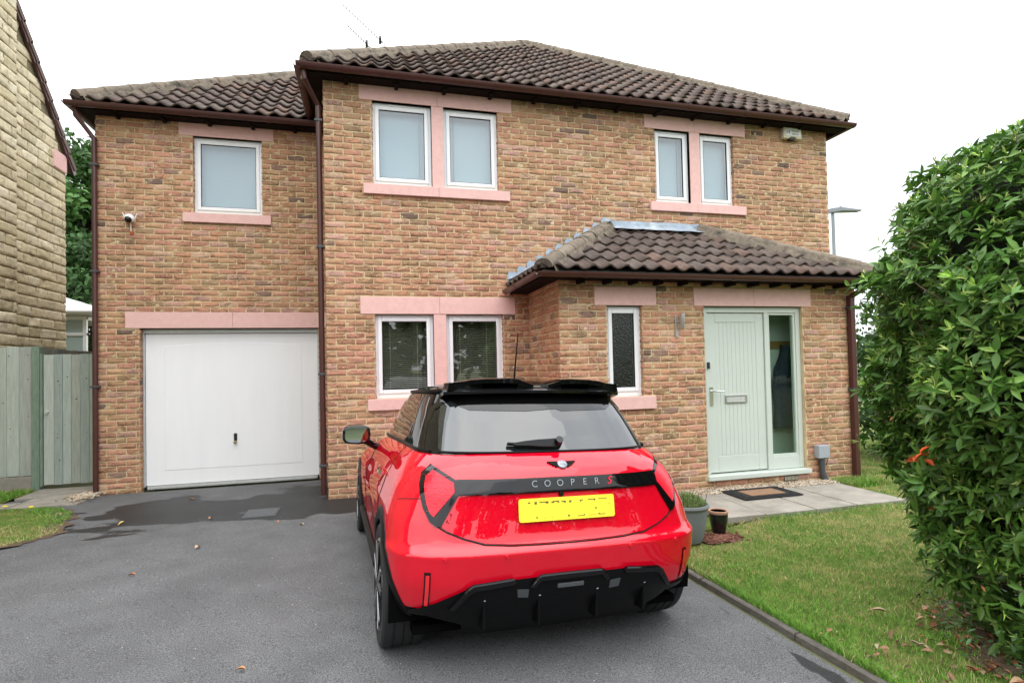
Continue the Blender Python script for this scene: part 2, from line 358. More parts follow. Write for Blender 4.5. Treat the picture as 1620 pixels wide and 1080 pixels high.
# ------------------------------------------------------------------ ground
def sstep(x, a, b):
    t = np.clip((x - a) / (b - a), 0, 1); return t * t * (3 - 2 * t)
def gh(x, y):
    """height of the drive: a shallow fall towards the house, and to the right under the car"""
    x = np.asarray(x, float); y = np.asarray(y, float)
    line = np.clip(.02 - .0284 * (y + 3.81), -.05, .25)
    s = sstep(-y, .0, 1.3)
    tilt = -.038 * (np.clip(x, -1.5, 2.78) - 1.3755) * sstep(-y, .25, 1.45)
    right = 1 - sstep(x, 2.9, 4.6)
    left = 1 - .6 * sstep(-x, 1.2, 4.0)
    return (line * s * left + tilt * left) * right
def sheet(name, xs, ys, mat_, zoff=0.0, mask=None, kind='structure', hf=gh, extra=None):
    X, Y = np.meshgrid(xs, ys); Z = hf(X, Y) + zoff
    if extra is not None: Z = Z + extra(X, Y)
    V = np.stack([X, Y, Z], -1).reshape(-1, 3); nx = len(xs)
    I, J = np.meshgrid(np.arange(len(xs) - 1), np.arange(len(ys) - 1)); a = (J * nx + I).ravel()
    F = np.stack([a, a + 1, a + nx + 1, a + nx], -1)
    if mask is not None:
        C = V[F].mean(1); F = F[mask(C[:, 0], C[:, 1])]
    return link(name, mesh_np(name, V, [F], smooth=True), M[mat_], kind=kind)
far = np.array([-900, -300, -100, -50, -30, -20])
xs = np.concatenate([far, np.arange(-15, 15.1, .5), -far[::-1]]); ys = np.concatenate([far, np.arange(-15, 15.1, .5), -far[::-1]])
ground = sheet('ground', xs, ys, 'field', -.03)
LEFT_Y = [-12, -3, -1.6, -1.05, -.9, -.6, -.2, .25, .47, .62, .72]
LEFT_X = [-9, -4.4, -3.1, -2.72, -2.60, -2.56, -2.63, -2.80, -2.90, -3.05, -3.3]
def left_edge(y): return np.interp(y, LEFT_Y, LEFT_X) + .03 * np.sin(y * 9) + .02 * np.sin(y * 23 + 1)
drive = sheet('driveway', np.arange(-9, 2.79, .165), np.concatenate([np.arange(-14, -4, .5), np.arange(-4, 1.43, .16)]), 'asphalt', 0.0)
# lawns as warped grids that follow their edges
def warped(name, xfun, yv, nu, mat_, zoff, hf=gh):
    V = []; 
    for y in yv:
        x0, x1 = xfun(y); V.append(np.stack([np.linspace(x0, x1, nu), np.full(nu, y), np.zeros(nu)], -1))
    V = np.array(V); V[..., 2] = hf(V[..., 0], V[..., 1]) + zoff
    edge = np.ones(V.shape[:2]); V = V.reshape(-1, 3)
    V[:, 2] += .012 * np.sin(V[:, 0] * 5.1 + V[:, 1] * 3) * np.sin(V[:, 1] * 4.3)
    I, J = np.meshgrid(np.arange(nu - 1), np.arange(len(yv) - 1)); a = (J * nu + I).ravel()
    return link(name, mesh_np(name, V, [np.stack([a, a + 1, a + nu + 1, a + nu], -1)], smooth=True), M[mat_], kind='structure')
KERB_X = 2.80
lawn_left = warped('lawn', lambda y: (-9, left_edge(y)), np.arange(-6, .73, .08), 30, 'turf', .02)
for i, v in enumerate(lawn_left.data.vertices):
    if i % 30 == 29: v.co.z -= .035
soil_edge = warped('soil_edge', lambda y: (left_edge(y) - .14, left_edge(y) + .09 + .03 * math.sin(y * 17) + .02 * math.sin(y * 41)), np.arange(-3.5, .73, .04), 5, 'soil', .006, lambda x, y: gh(x, y))
lawn_strip = warped('lawn_strip', lambda y: (-9, -3.86), np.arange(1.08, 1.9, .1), 20, 'turf', .02)
lawn = warped('lawn', lambda y: (KERB_X + .015, 16), np.concatenate([np.arange(-9, -2.36, .1)]), 60, 'turf', .012)
lawn_side = warped('lawn_side', lambda y: (6.05, 16), np.arange(-2.36, 14, .25), 30, 'turf', .006)
lawn_front = warped('flower_bed', lambda y: (KERB_X + .05, 3.86), np.arange(-2.36, -1.2, .1), 14, 'turf', .008)

# kerb edging along the drive, laid in lengths
kerb = thing('kerb', 'long weathered concrete edging strip between the tarmac drive and the right lawn', 'kerb', (KERB_X, -4, 0))
y = -8.0
while y < -2.35:
    L = .915; x0 = KERB_X - .025; mb = MB(); n = 6; vs = []
    for i in range(n + 1):
        yy = y + (L - .012) * i / n; z = float(gh(x0, yy)); j = random.uniform(-.004, .004)
        vs += [(x0 + j, yy, z - .1), (x0 + j, yy, z + .014), (x0 + .008 + j, yy, z + .022), (x0 + .036 + j, yy, z + .021 + random.uniform(-.004, .004)), (x0 + .042 + j, yy, z - .1)]
    fs = [(i * 5 + k, i * 5 + k + 1, i * 5 + k + 6, i * 5 + k + 5) for i in range(n) for k in range(4)] + [(0, 1, 2, 3, 4), tuple(n * 5 + k for k in (4, 3, 2, 1, 0))]
    mb.add(vs, fs).build('edging_length', M['kerb'], kerb, smooth=True); y += L

# front path: slabs, side path slabs
path = thing('path', 'row of grey concrete slabs in front of the green front door', 'path', (5, -1.9, 0)); path['kind'] = 'structure'; del path['category']
def slab(x0, x1, y0, y1, z, parent):
    return MB().box(x0 + .009, x1 - .009, y0 + .005, y1 - .005, z - .06, z + random.uniform(-.003, .003)).build('paving_slab', M['slab'], parent, bevel=.006)
for (a, b) in ((3.80, 4.245), (4.245, 4.845), (4.845, 5.36), (5.36, 6.02)):
    slab(a, b, -2.335, -1.44, .035, path)
sp = thing('side_path', 'worn grey slab path leading to the wooden side gate', 'path', (-3.3, 1.2, 0)); sp['kind'] = 'structure'; del sp['category']
for (x0, x1, y0, y1) in ((-3.62, -2.90, .74, 1.32), (-3.85, -2.98, 1.32, 1.92), (-4.5, -3.62, .76, 1.06)):
    slab(x0, x1, y0, y1, .022, sp)

# ------------------------------------------------------------------ masonry
def brick_templates(n, seed, rough=.0032, xs_=(-.5, -.455, -.15, .17, .455, .5), zs_=(-.5, -.37, .0, .37, .5), proud=.006, inset=.0035, edge=.055):
    """slightly uneven faces with rounded arrises, as unit-size patterns (depth in metres)"""
    r = np.random.default_rng(seed); out = []; nx, nz = len(xs_), len(zs_)
    for k in range(n):
        P = []; tilt = r.normal(0, .0016)
        for j, z in enumerate(zs_):
            for i, x in enumerate(xs_):
                border = i in (0, nx - 1) or j in (0, nz - 1)
                P.append((x + r.normal(0, .006), proud + tilt * x + r.normal(0, rough) * (1.5 if not border else .6) - (inset if border else 0), z + r.normal(0, edge)))
        ring = [i for i in range(nx)] + [nx * j + nx - 1 for j in range(1, nz)] + [nx * (nz - 1) + i for i in range(nx - 2, -1, -1)] + [nx * j for j in range(nz - 2, 0, -1)]
        for i in ring: P.append((P[i][0], -.006, P[i][2]))
        F = [(j * nx + i, j * nx + i + 1, (j + 1) * nx + i + 1, (j + 1) * nx + i) for j in range(nz - 1) for i in range(nx - 1)]
        b = nx * nz; q = len(ring)
        F += [(ring[i], b + i, b + (i + 1) % q, ring[(i + 1) % q]) for i in range(q)]
        out.append((np.array(P), np.array(F)))
    return out
BT = brick_templates(18, 3)
ST = brick_templates(18, 5, rough=.004, xs_=(-.5, -.47, -.28, 0, .25, .47, .5), zs_=(-.5, -.42, -.15, .18, .42, .5), proud=.012, inset=.008, edge=.018)
PAL = [((.50, .285, .165), 24), ((.46, .265, .155), 18), ((.52, .27, .19), 14), ((.45, .225, .15), 7), ((.47, .315, .17), 14), ((.38, .275, .145), 8), ((.30, .24, .135), 5),
       ((.56, .42, .28), 5), ((.50, .33, .26), 7), ((.24, .175, .14), 2.2), ((.12, .10, .095), 1.6)]
PC = np.array([p[0] for p in PAL]) * [.92, .86, .87]; PC = PC * [1.04, 1.0, 1.03]; PC[:7] = PC[:7] * .8 + np.array((.42, .255, .155)) * .2; PW = np.array([p[1] for p in PAL], float); PW /= PW.sum()
def lay(W, z0, z1, openings, gauge=.075, unit=.225, joint=.0135, zbase=-.025, seed=0, rnd=0.0):
    """stretcher-bond rows of (s0,s1,za,zb), cut round the openings (s0,s1,z0,z1)"""
    r = np.random.default_rng(seed); out = []; k = int(math.floor((z0 - zbase) / gauge))
    while zbase + k * gauge < z1 - .02:
        a, b = zbase + k * gauge + joint / 2, zbase + (k + 1) * gauge - joint / 2
        a2, b2 = max(a, z0), min(b, z1)
        if b2 - a2 > .02:
            s = -(unit / 2 if k % 2 else 0.0)
            while s < W:
                u = unit if rnd == 0 else unit * r.uniform(1 - rnd, 1 + rnd)
                c, d = max(s, 0) + (joint / 2 if s > 0 else 0), min(s + u, W) - (joint / 2 if s + u < W else 0)
                segs = [(c, d, a2, b2)] if d - c > .025 else []
                for (o0, o1, p0, p1) in openings:
                    nxt = []
                    for (c0, d0, e0, f0) in segs:
                        if d0 <= o0 or c0 >= o1 or f0 <= p0 + .012 or e0 >= p1 - .012: nxt.append((c0, d0, e0, f0)); continue
                        if c0 < o0: nxt.append((c0, o0 - joint * .4, e0, f0))
                        if d0 > o1: nxt.append((o1 + joint * .4, d0, e0, f0))
                        m0, m1 = max(c0, o0), min(d0, o1)
                        if e0 < p0 - .02: nxt.append((m0, m1, e0, p0 - .004))
                        if f0 > p1 + .02: nxt.append((m0, m1, p1 + .004, f0))
                    segs = [q for q in nxt if q[1] - q[0] > .02]
                out += segs; s += u
        k += 1
    return out
class Masonry:
    def __init__(s): s.items = []
    def wall(s, o, u, nrm, W, z0, z1, openings=(), **kw):
        o, u, nrm = np.array(o, float), np.array(u, float), np.array(nrm, float)
        for (a, b, c, d) in lay(W, z0, z1, list(openings), **kw):
            s.items.append((o + u * (a + b) / 2 + np.array([0, 0, (c + d) / 2]), u, nrm, b - a, d - c))
    def mesh(s, name, idx, T, pal, seed=1, pw=None, tone=None):
        r = np.random.default_rng(seed); V = []; F = []; Cc = []; k = 0
        for i in idx:
            c, u, nn, w, h = s.items[i]; P, Fa = T[r.integers(len(T))]
            if r.random() < .5: P = P * np.array([-1, 1, 1]); Fa = Fa[:, ::-1]
            V.append(c + np.outer(P[:, 0] * w, u) + np.outer(P[:, 1], nn) + np.outer(P[:, 2] * h, [0, 0, 1])); F.append(Fa + k); k += len(P)
            col = pal[r.choice(len(pal), p=pw)] * r.uniform(.86, 1.14)
            if tone is not None: col = col * tone(c)
            Cc.append(np.tile(col, (len(P), 1)))
        return mesh_np(name, np.concatenate(V), [np.concatenate(F)], np.concatenate(Cc))
    def pieces(s, name, idx, T, pal, mat_, parent, seed=2, pw=None, npool=60):
        r = np.random.default_rng(seed); pools = {}
        for i in idx:
            c, u, nn, w, h = s.items[i]; u = u if np.dot(np.cross(u, nn), (0, 0, 1)) > 0 else -u; pool = pools.setdefault((round(w, 2), round(h, 2)), [])
            if len(pool) < npool:
                P, Fa = T[r.integers(len(T))]; col = pal[r.choice(len(pal), p=pw)] * r.uniform(.88, 1.12)
                me = mesh_np(name, P * np.array((w, 1, h)), [Fa[:, ::-1]], np.tile(col, (len(P), 1))); me.materials.append(mat_); pool.append(me)
            else: me = pool[r.integers(len(pool))]
            o = link(name, me, mat_, parent); mm = Matrix.Identity(4)
            for q in range(3): mm[q][0] = u[q]; mm[q][1] = nn[q]; mm[q][2] = (0, 0, 1)[q]; mm[q][3] = c[q]
            o.matrix_basis = mm

def wall_backing(mb, o, u, nrm, W, z0, z1, openings, depth=.10):
    """mortar face with real openings and their reveals"""
    o, u, nrm = np.array(o, float), np.array(u, float), np.array(nrm, float)
    ss = sorted({0, W, *[q for p in openings for q in p[:2] if 0 < q < W]}); zs = sorted({z0, z1, *[q for p in openings for q in p[2:] if z0 < q < z1]})
    P = lambda s, z, d=0: tuple(o + u * s + nrm * d + np.array([0, 0, z]))
    for i in range(len(ss) - 1):
        for j in range(len(zs) - 1):
            a, b, c, d = ss[i], ss[i + 1], zs[j], zs[j + 1]; ms, mz = (a + b) / 2, (c + d) / 2
            if any(p[0] < ms < p[1] and p[2] < mz < p[3] for p in openings): continue
            mb.add([P(a, c), P(b, c), P(b, d), P(a, d)], [(0, 1, 2, 3)])
    for (a, b, c, d) in openings:
        a, b, c, d = max(a, 0), min(b, W), max(c, z0), min(d, z1)
        q = [P(a, c), P(b, c), P(b, d), P(a, d)]; e = [P(a, c, -depth), P(b, c, -depth), P(b, d, -depth), P(a, d, -depth)]
        mb.add(q + e, [(0, 4, 5, 1), (1, 5, 6, 2), (2, 6, 7, 3), (3, 7, 4, 0)])

DP, DG = 1.186, 1.348
house = thing('detached_house', 'brown brick two storey house with tiled hip roofs, garage wing and green front door', 'house', (3.5, 2.0, 0))
EZ = 5.16
# openings (world X, Z)
op_main = [(.57, 1.309, 3.84, 4.89), (1.463, 2.18, 3.84, 4.89), (4.47, 5.03, 3.83, 4.88), (5.20, 5.77, 3.83, 4.88), (.565, 1.291, 1.18, 2.225), (1.452, 2.20, 1.18, 2.225)]
st_main = [(.42, 2.37, 4.89, 5.09), (.46, 2.32, 3.71, 3.84), (1.309, 1.463, 3.84, 4.89), (4.31, 5.97, 4.88, 5.08), (4.37, 5.93, 3.70, 3.83), (5.03, 5.20, 3.83, 4.88),
           (.40, 2.365, 2.225, 2.44), (.47, 2.32, 1.04, 1.18), (1.291, 1.452, 1.18, 2.225)]
xg = -2.95
op_gar = [(-2.46, -.20, -.1, 2.16), (-1.80, -.925, 3.735, 4.80)]
st_gar = [(-2.62, 0.0, 2.16, 2.378), (-1.97, -.77, 4.80, 5.0), (-1.92, -.81, 3.605, 3.735)]
XP0, XP1 = 2.55, 6.63
op_por = [(3.12, 3.57, 1.165, 2.215), (4.385, 5.80, .125, 2.215)]
st_por = [(2.975, 3.75, 2.215, 2.43), (4.25, 5.93, 2.215, 2.435), (3.0, 3.70, 1.02, 1.165)]
sh = lambda L, dx: [(a - dx, b - dx, c, d) for (a, b, c, d) in L]
X = (1, 0, 0); XN = (-1, 0, 0); Yv = (0, 1, 0); YN = (0, -1, 0)
wmb = MB(); mas = Masonry()
W1 = 7.45
wall_backing(wmb, (0, 0, 0), X, YN, W1, -.15, EZ, sh(op_main, 0))
mas.wall((0, 0, 0), X, YN, W1, -.1, EZ, op_main + st_main, seed=11)
wall_backing(wmb, (xg, DG, 0), X, YN, -xg, -.15, EZ - .05, sh(op_gar, xg), depth=.13)
mas.wall((xg, DG, 0), X, YN, -xg, -.1, EZ - .05, sh(op_gar + st_gar, xg), seed=12)
wall_backing(wmb, (XP0, -DP, 0), X, YN, XP1 - XP0, -.15, 2.62, sh(op_por, XP0))
mas.wall((XP0, -DP, 0), X, YN, XP1 - XP0, -.1, 2.6, sh(op_por + st_por, XP0), seed=13)
# returns: main left side, garage left side, porch sides, main right side and back
for (o, u, nn, W, za, zb) in (((0, 8, 0), YN, XN, 8, -.1, EZ), ((xg, 7, 0), YN, XN, 7 - DG, -.1, EZ - .05), ((XP0, 0, 0), YN, XN, DP, -.1, 2.6), ((XP1, -DP, 0), Yv, X, DP, -.1, 2.6), ((W1, 0, 0), Yv, X, 8, -.1, EZ)):
    wall_backing(wmb, o, u, nn, W, za - .05, zb, [])
    mas.wall(o, u, nn, W, za, zb, [], seed=len(mas.items) % 97)
wmb.add([(xg, 7, -.1), (W1, 8, -.1), (W1, 8, EZ), (xg, 7, EZ)], [(0, 1, 2, 3)])
# brick reveals beside openings (the jambs the camera can see face left or right)
def jamb(x, y, z0, z1, right, depth=.10):
    nn = XN if right else X
    for (a, b, c, d) in lay(depth, z0, z1, [], unit=.225, seed=3): mas.items.append((np.array([x, y + (a + b) / 2, (c + d) / 2]), np.array((0, 1., 0) if True else YN), np.array(nn, float), b - a, d - c))
for (a, b, c, d) in op_main[:1] + op_main[2:3] + op_main[4:5]: jamb(a, 0, c, d, False)
for (a, b, c, d) in op_main[1:2] + op_main[3:4] + op_main[5:6]: jamb(b, 0, c, d, True)
jamb(-2.46, DG, 0, 2.16, False, .13); jamb(-.20, DG, 0, 2.16, True, .13); jamb(-1.80, DG, 3.735, 4.8, False); jamb(-.925, DG, 3.735, 4.8, True)
jamb(3.12, -DP, 1.165, 2.215, False); jamb(3.57, -DP, 1.165, 2.215, True)
wall = wmb.build('wall', M['mortar'], house, fix=False)
ctr = np.array([i[0] for i in mas.items]); px = project(ctr)
vis = (px[:, 2] > 0) & (px[:, 0] > 0) & (px[:, 0] < 1362) & (px[:, 1] > 0) & ~((px[:, 0] > 590) & (px[:, 0] < 1050) & (px[:, 1] > 615))
fr = np.array([i[2][1] < -.5 or i[2][0] < -.5 for i in mas.items]) & vis & np.array([i[3] > .15 for i in mas.items])
order = np.argsort(np.where(fr, px[:, 2], 1e9)); near = order[:299]; rest = order[299:]
def tone(c):   # greener, darker weathering low on the wall and under the eaves on the left wing
    return np.array([1, 1, 1.])
link('brickwork', mas.mesh('brickwork', rest, BT, PC, pw=PW), M['brick'], wall, kind='stuff')
mas.pieces('brick', near, BT, PC, M['brick'], wall, pw=PW)

# dressed stone: each block a part
def stone_block(name, x0, x1, y, z0, z1, proud=.012, back=.09):
    return MB().box(x0, x1, y - proud, y + back, z0, z1).build(name, M['sandstone'], house, bevel=.004)
g = .0015
for (x0, xm, x1, z0, z1) in ((.42, 1.385, 2.37, 4.89, 5.09), (4.31, 5.115, 5.97, 4.88, 5.08), (.40, 1.37, 2.365, 2.225, 2.44)):
    stone_block('lintel', x0, xm - g, 0, z0, z1); stone_block('lintel', xm + g, x1, 0, z0, z1)
for (x0, xm, x1, z0, z1) in ((.46, 1.385, 2.32, 3.71, 3.84), (4.37, 5.115, 5.93, 3.70, 3.83), (.47, 1.37, 2.32, 1.04, 1.18)):
    stone_block('sill', x0, xm - g, 0, z0, z1 - .002, .045); stone_block('sill', xm + g, x1, 0, z0, z1 - .002, .045)
for (x0, x1, z0, z1) in ((1.309, 1.463, 3.84, 4.888), (5.03, 5.20, 3.83, 4.878), (1.291, 1.452, 1.18, 2.223)): stone_block('mullion', x0, x1, 0, z0, z1, .006, .14)
stone_block('lintel', -2.62, -1.324 - g, DG, 2.16, 2.378); stone_block('lintel', -1.324 + g, -.004, DG, 2.16, 2.378)
stone_block('lintel', -1.97, -.77, DG, 4.80, 5.0); stone_block('sill', -1.92, -.81, DG, 3.605, 3.733, .045)
stone_block('lintel', 2.975, 3.75, -DP, 2.215, 2.43); stone_block('lintel', 4.25, 5.09 - g, -DP, 2.215, 2.435); stone_block('lintel', 5.09 + g, 5.93, -DP, 2.215, 2.435)
stone_block('sill', 3.0, 3.70, -DP, 1.02, 1.163, .045)

# windows
def frame_ring(mb, x0, x1, z0, z1, w, y0, y1, wb=None):
    wb = wb or w
    mb.box(x0, x0 + w, y0, y1, z0, z1); mb.box(x1 - w, x1, y0, y1, z0, z1); mb.box(x0 + w, x1 - w, y0, y1, z1 - w, z1); mb.box(x0 + w, x1 - w, y0, y1, z0, z0 + wb)
def window(x0, x1, z0, z1, y, kind='blind'):
    yf = y + .055; mb = MB(); frame_ring(mb, x0, x1, z0, z1, .042, yf, yf + .07, .060)
    w = mb.build('window', M['upvc'], house, bevel=.004)
    mb = MB(); frame_ring(mb, x0 + .038, x1 - .038, z0 + .056, z1 - .038, .050, yf - .014, yf + .05); s = mb.build('sash', M['upvc'], w, bevel=.008)
    gx0, gx1, gz0, gz1 = x0 + .088, x1 - .088, z0 + .106, z1 - .088
    mb = MB(); frame_ring(mb, gx0 - .002, gx1 + .002, gz0 - .002, gz1 + .002, .006, yf - .010, yf + .01); mb.build('gasket', M['gasket'], w)
    MB().box(gx0, gx1, yf + .004, yf + .008, gz0, gz1).build('pane', M['obscure'] if kind == 'obscure' else M['glass'], w)
    cx = (x0 + x1) / 2; vw = min(.17, (x1 - x0) * .32)
    MB().box(cx - vw, cx + vw, yf - .012, yf + .01, z1 - .032, z1 - .014).build('trickle_vent', M['upvc'], w, bevel=.004)
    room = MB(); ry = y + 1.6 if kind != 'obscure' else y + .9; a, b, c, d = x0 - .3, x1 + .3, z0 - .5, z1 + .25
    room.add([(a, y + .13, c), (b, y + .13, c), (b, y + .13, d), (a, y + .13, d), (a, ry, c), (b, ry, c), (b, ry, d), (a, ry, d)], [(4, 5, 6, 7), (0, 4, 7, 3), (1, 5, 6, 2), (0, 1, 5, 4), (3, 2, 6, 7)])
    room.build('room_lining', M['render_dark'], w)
    if kind == 'blind':
        mb = MB(); z = gz1 - .02
        while z > gz0:
            mb.add([(gx0 - .03, yf + .085, z), (gx1 + .03, yf + .085, z), (gx1 + .03, yf + .105, z + .006), (gx0 - .03, yf + .105, z + .006)], [(0, 1, 2, 3)]); z -= .0245
        mb.build('venetian_blind', M['blind'], w, kind='stuff')
        mb = MB()
        for t in (.18, .80): xx = gx0 + (gx1 - gx0) * t; mb.box(xx - .002, xx + .002, yf + .078, yf + .08, gz0, gz1)
        mb.build('blind_cord', M['blind'], w)
    elif kind == 'sky_tint':
        MB().box(gx0 - .03, gx1 + .03, yf + .09, yf + .092, gz0 - .05, gz1 + .05).build('sky_tint_blind', M['sky_tint'], w)  # added sheet, coloured like the sky reflected in the pane
    elif kind == 'halfnet':
        MB().box(gx0 - .03, gx1 + .03, yf + .09, yf + .092, gz1 - .22, gz1 + .05).build('sky_tint_blind', M['upvc'], w)
        MB().box(gx0 - .03, gx1 + .03, yf + .13, yf + .132, gz0 - .05, gz1 - .2).build('sky_tint_curtain', M['sky_tint'], w)
    return w
for i, (a, b, c, d) in enumerate(op_main): window(a, b, c, d, 0, 'sky_tint' if i < 4 else 'blind')
window(-1.80, -.925, 3.735, 4.80, DG, 'sky_tint')
window(3.12, 3.57, 1.165, 2.215, -DP, 'obscure')

# front door with side light
yd = -DP + .045
mb = MB(); mb.box(4.388, 4.455, yd, yd + .08, .19, 2.212); mb.box(5.735, 5.797, yd, yd + .08, .19, 2.212); mb.box(4.455, 5.735, yd, yd + .08, 2.142, 2.212); mb.box(5.272, 5.325, yd, yd + .08, .19, 2.142)
mb.box(5.325, 5.735, yd + .004, yd + .075, .19, .345)
df = mb.build('door_frame', M['sage'], house, bevel=.004)
MB().box(4.36, 5.83, -DP - .05, yd + .09, .128, .186).build('threshold', M['sage'], df, bevel=.008)
mb = MB(); frame_ring(mb, 5.325, 5.735, .345, 2.142, .028, yd + .014, yd + .07); mb.build('glazing_bead', M['sage'], df, bevel=.004)
MB().box(5.353, 5.707, yd + .035, yd + .04, .373, 2.114).build('pane', M['doorglass'], df)
door = MB().box(4.462, 5.268, yd + .038, yd + .07, .200, 2.138).build('front_door', M['sage'], house, bevel=.003)
# stiles and rails proud of the boarded field
mb = MB(); frame_ring(mb, 4.462, 5.268, .200, 2.138, .115, yd + .022, yd + .0379, .20); mb.build('door_surround', M['sage'], door, bevel=.006)
n = 10; bw = (5.153 - 4.577) / n
for i in range(n): MB().box(4.577 + i * bw + .0012, 4.577 + (i + 1) * bw - .0012, yd + .0262, yd + .0385, .402, 2.021).build('door_board', M['sage'], door, bevel=.002)
mb = MB(); frame_ring(mb, 4.69, 5.00, 1.035, 1.135, .022, yd + .008, yd + .03); mb.build('letter_plate', M['steel'], door, bevel=.004)
MB().box(4.712, 4.978, yd + .014, yd + .03, 1.057, 1.113).build('letter_flap', M['galv'], door, bevel=.004)
mb = MB(); mb.box(4.478, 4.518, yd + .006, yd + .022, 1.02, 1.24); mb.tube([(4.498, yd + .006, 1.19), (4.498, yd - .045, 1.19), (4.52, yd - .052, 1.19), (4.63, yd - .05, 1.185)], .010, 8); mb.build('door_handle', M['chrome'], door, smooth=True)
MB().box(4.438, 4.468, yd - .022, yd + .001, 1.46, 1.54).build('key_pad', M['blackplastic'], df, bevel=.004)
# hall seen through the side light, with a peg rail and a coat
mb = MB(); a, b, c, d = 5.29, 6.2, .1, 2.5; ry = -.78
mb.add([(a, yd + .1, c), (b, yd + .1, c), (b, yd + .1, d), (a, yd + .1, d), (a, ry, c), (b, ry, c), (b, ry, d), (a, ry, d)], [(4, 5, 6, 7), (0, 4, 7, 3), (1, 5, 6, 2), (0, 1, 5, 4), (3, 2, 6, 7)])
hall = mb.build('hall_lining', M['room_pale'], house)
MB().box(5.35, 6.15, -.80, -.781, 1.70, 1.80).build('peg_rail', M['pegwood'], hall, bevel=.005)
coat = bpy.data.meshes.new('hanging_coat'); bm = bmesh.new(); prof = [(1.74, .03), (1.66, .06), (1.56, .12), (1.45, .2), (1.2, .22), (.95, .23), (.72, .24), (.66, .22)]
rings = []
for (z, w) in prof:
    rings.append([bm.verts.new((5.80 + .8 * w * math.cos(t) + .02 * math.sin(z * 9), -.86 + .06 * math.sin(t) + .025 * math.cos(t * 5 + z * 4), z + .015 * math.cos(3 * t))) for t in np.linspace(0, 2 * math.pi, 20, endpoint=False)])
for r0, r1 in zip(rings, rings[1:]):
    for j in range(20): bm.faces.new((r0[j], r0[(j + 1) % 20], r1[(j + 1) % 20], r1[j]))
bm.to_mesh(coat); bm.free(); coat.polygons.foreach_set('use_smooth', [True] * len(coat.polygons))
tag(link('hanging_coat', coat, M['coat_blue']), 'dark blue coat hanging on the peg rail behind the door glass', 'coat')

# garage door
gy = DG + .10
mb = MB(); mb.box(-2.455, -2.432, gy - .01, gy + .06, .03, 2.155); mb.box(-.228, -.205, gy - .01, gy + .06, .03, 2.155); mb.box(-2.432, -.228, gy - .012, gy + .06, 2.098, 2.155)
gf = mb.build('garage_frame', M['galv'], house, bevel=.003)
gd = MB().box(-2.429, -.231, gy + .02, gy + .05, .045, 2.094).build('garage_door', M['garage'], house, bevel=.006)
# pressed panel: a field with an arched top set a few millimetres proud
arch = [(-2.20, .24), (-.45, .24), (-.45, 1.92)] + [(-.45 - 1.75 * t, 1.92 + .045 * math.sin(math.pi * t)) for t in np.linspace(.04, .96, 16)] + [(-2.20, 1.92)]
MB().prism(arch, 'y', gy + .0155, gy + .0225).build('pressed_panel', M['garage'], gd, bevel=.006, segs=3)
mb = MB(); mb.box(-1.345, -1.305, gy - .004, gy + .011, .60, .70); mb.build('lock_plate', M['blackplastic'], gd, bevel=.004)
mb = MB(); mb.lathe([(0, -.035), (.018, -.033), (.023, -.022), (.012, -.010), (.011, .012)], (-1.325, gy, .578), 16, 'y'); mb.build('door_knob', mat('brass', (.45, .36, .16), .35, metal=.8), gd, smooth=True)
mb = MB(); mb.box(-2.41, -.25, gy - .005, gy + .03, .004, .040)
for i in range(62): x = -2.40 + i * .0345; mb.box(x, x + .02, gy - .022, gy - .004, .0, .022)
mb.build('threshold_seal', M['galv'], gf)
MB().add([(-2.5, gy + .1, -.05), (-.1, gy + .1, -.05), (-.1, gy + .1, 2.3), (-2.5, gy + .1, 2.3)], [(0, 1, 2, 3)]).build('garage_inner_wall', M['render_dark'], gf)
# air brick under the door
mb = MB(); mb.box(5.44, 5.65, -DP - .014, -DP + .02, .05, .115)
mb.build('air_brick', M['darkgrey'], house)
MB().add([(5.45 + i * .02 + dx, -DP - .016, z) for i in range(10) for dx, z in ((0, .058), (.01, .058), (.01, .107), (0, .107))], [tuple(range(4 * i, 4 * i + 4)) for i in range(10)]).build('air_brick_bars', M['cream'], house, fix=False)

# ------------------------------------------------------------------ roofs
TW, TGA = .2, .30
TCOL = np.array([(.106, .079, .067), (.118, .088, .075), (.098, .075, .065), (.125, .099, .085), (.108, .084, .073), (.13, .088, .071)])
def tile_geo(nu=9):
    us = np.linspace(-.012, TW + .012, nu); h = .0225 * np.cos(2 * np.pi * us / TW) + .003 * np.cos(4 * np.pi * us / TW); Lt = TGA + .065
    P = []
    for s, dz in ((0, .044), (Lt * .5, .023), (Lt, .002)):
        for u, z in zip(us, h): P.append((u, s, z + dz))
    for u, z in zip(us, h): P.append((u, .004, z + .044 - .025))
    for u, z in zip(us, h): P.append((u, .12, z + .034 - .025))
    F = [(r * nu + i, r * nu + i + 1, (r + 1) * nu + i + 1, (r + 1) * nu + i) for r in range(2) for i in range(nu - 1)]
    b = 3 * nu; F += [(i, b + i, b + i + 1, i + 1) for i in range(nu - 1)] + [(b + i, b + nu + i, b + nu + i + 1, b + i + 1) for i in range(nu - 1)]
    F += [(0, nu, b + nu, b), (nu - 1, b + nu - 1, b + 2 * nu - 1, 2 * nu - 1)]
    return np.array(P), np.array(F)
TP, TF = tile_geo()
TILES = []
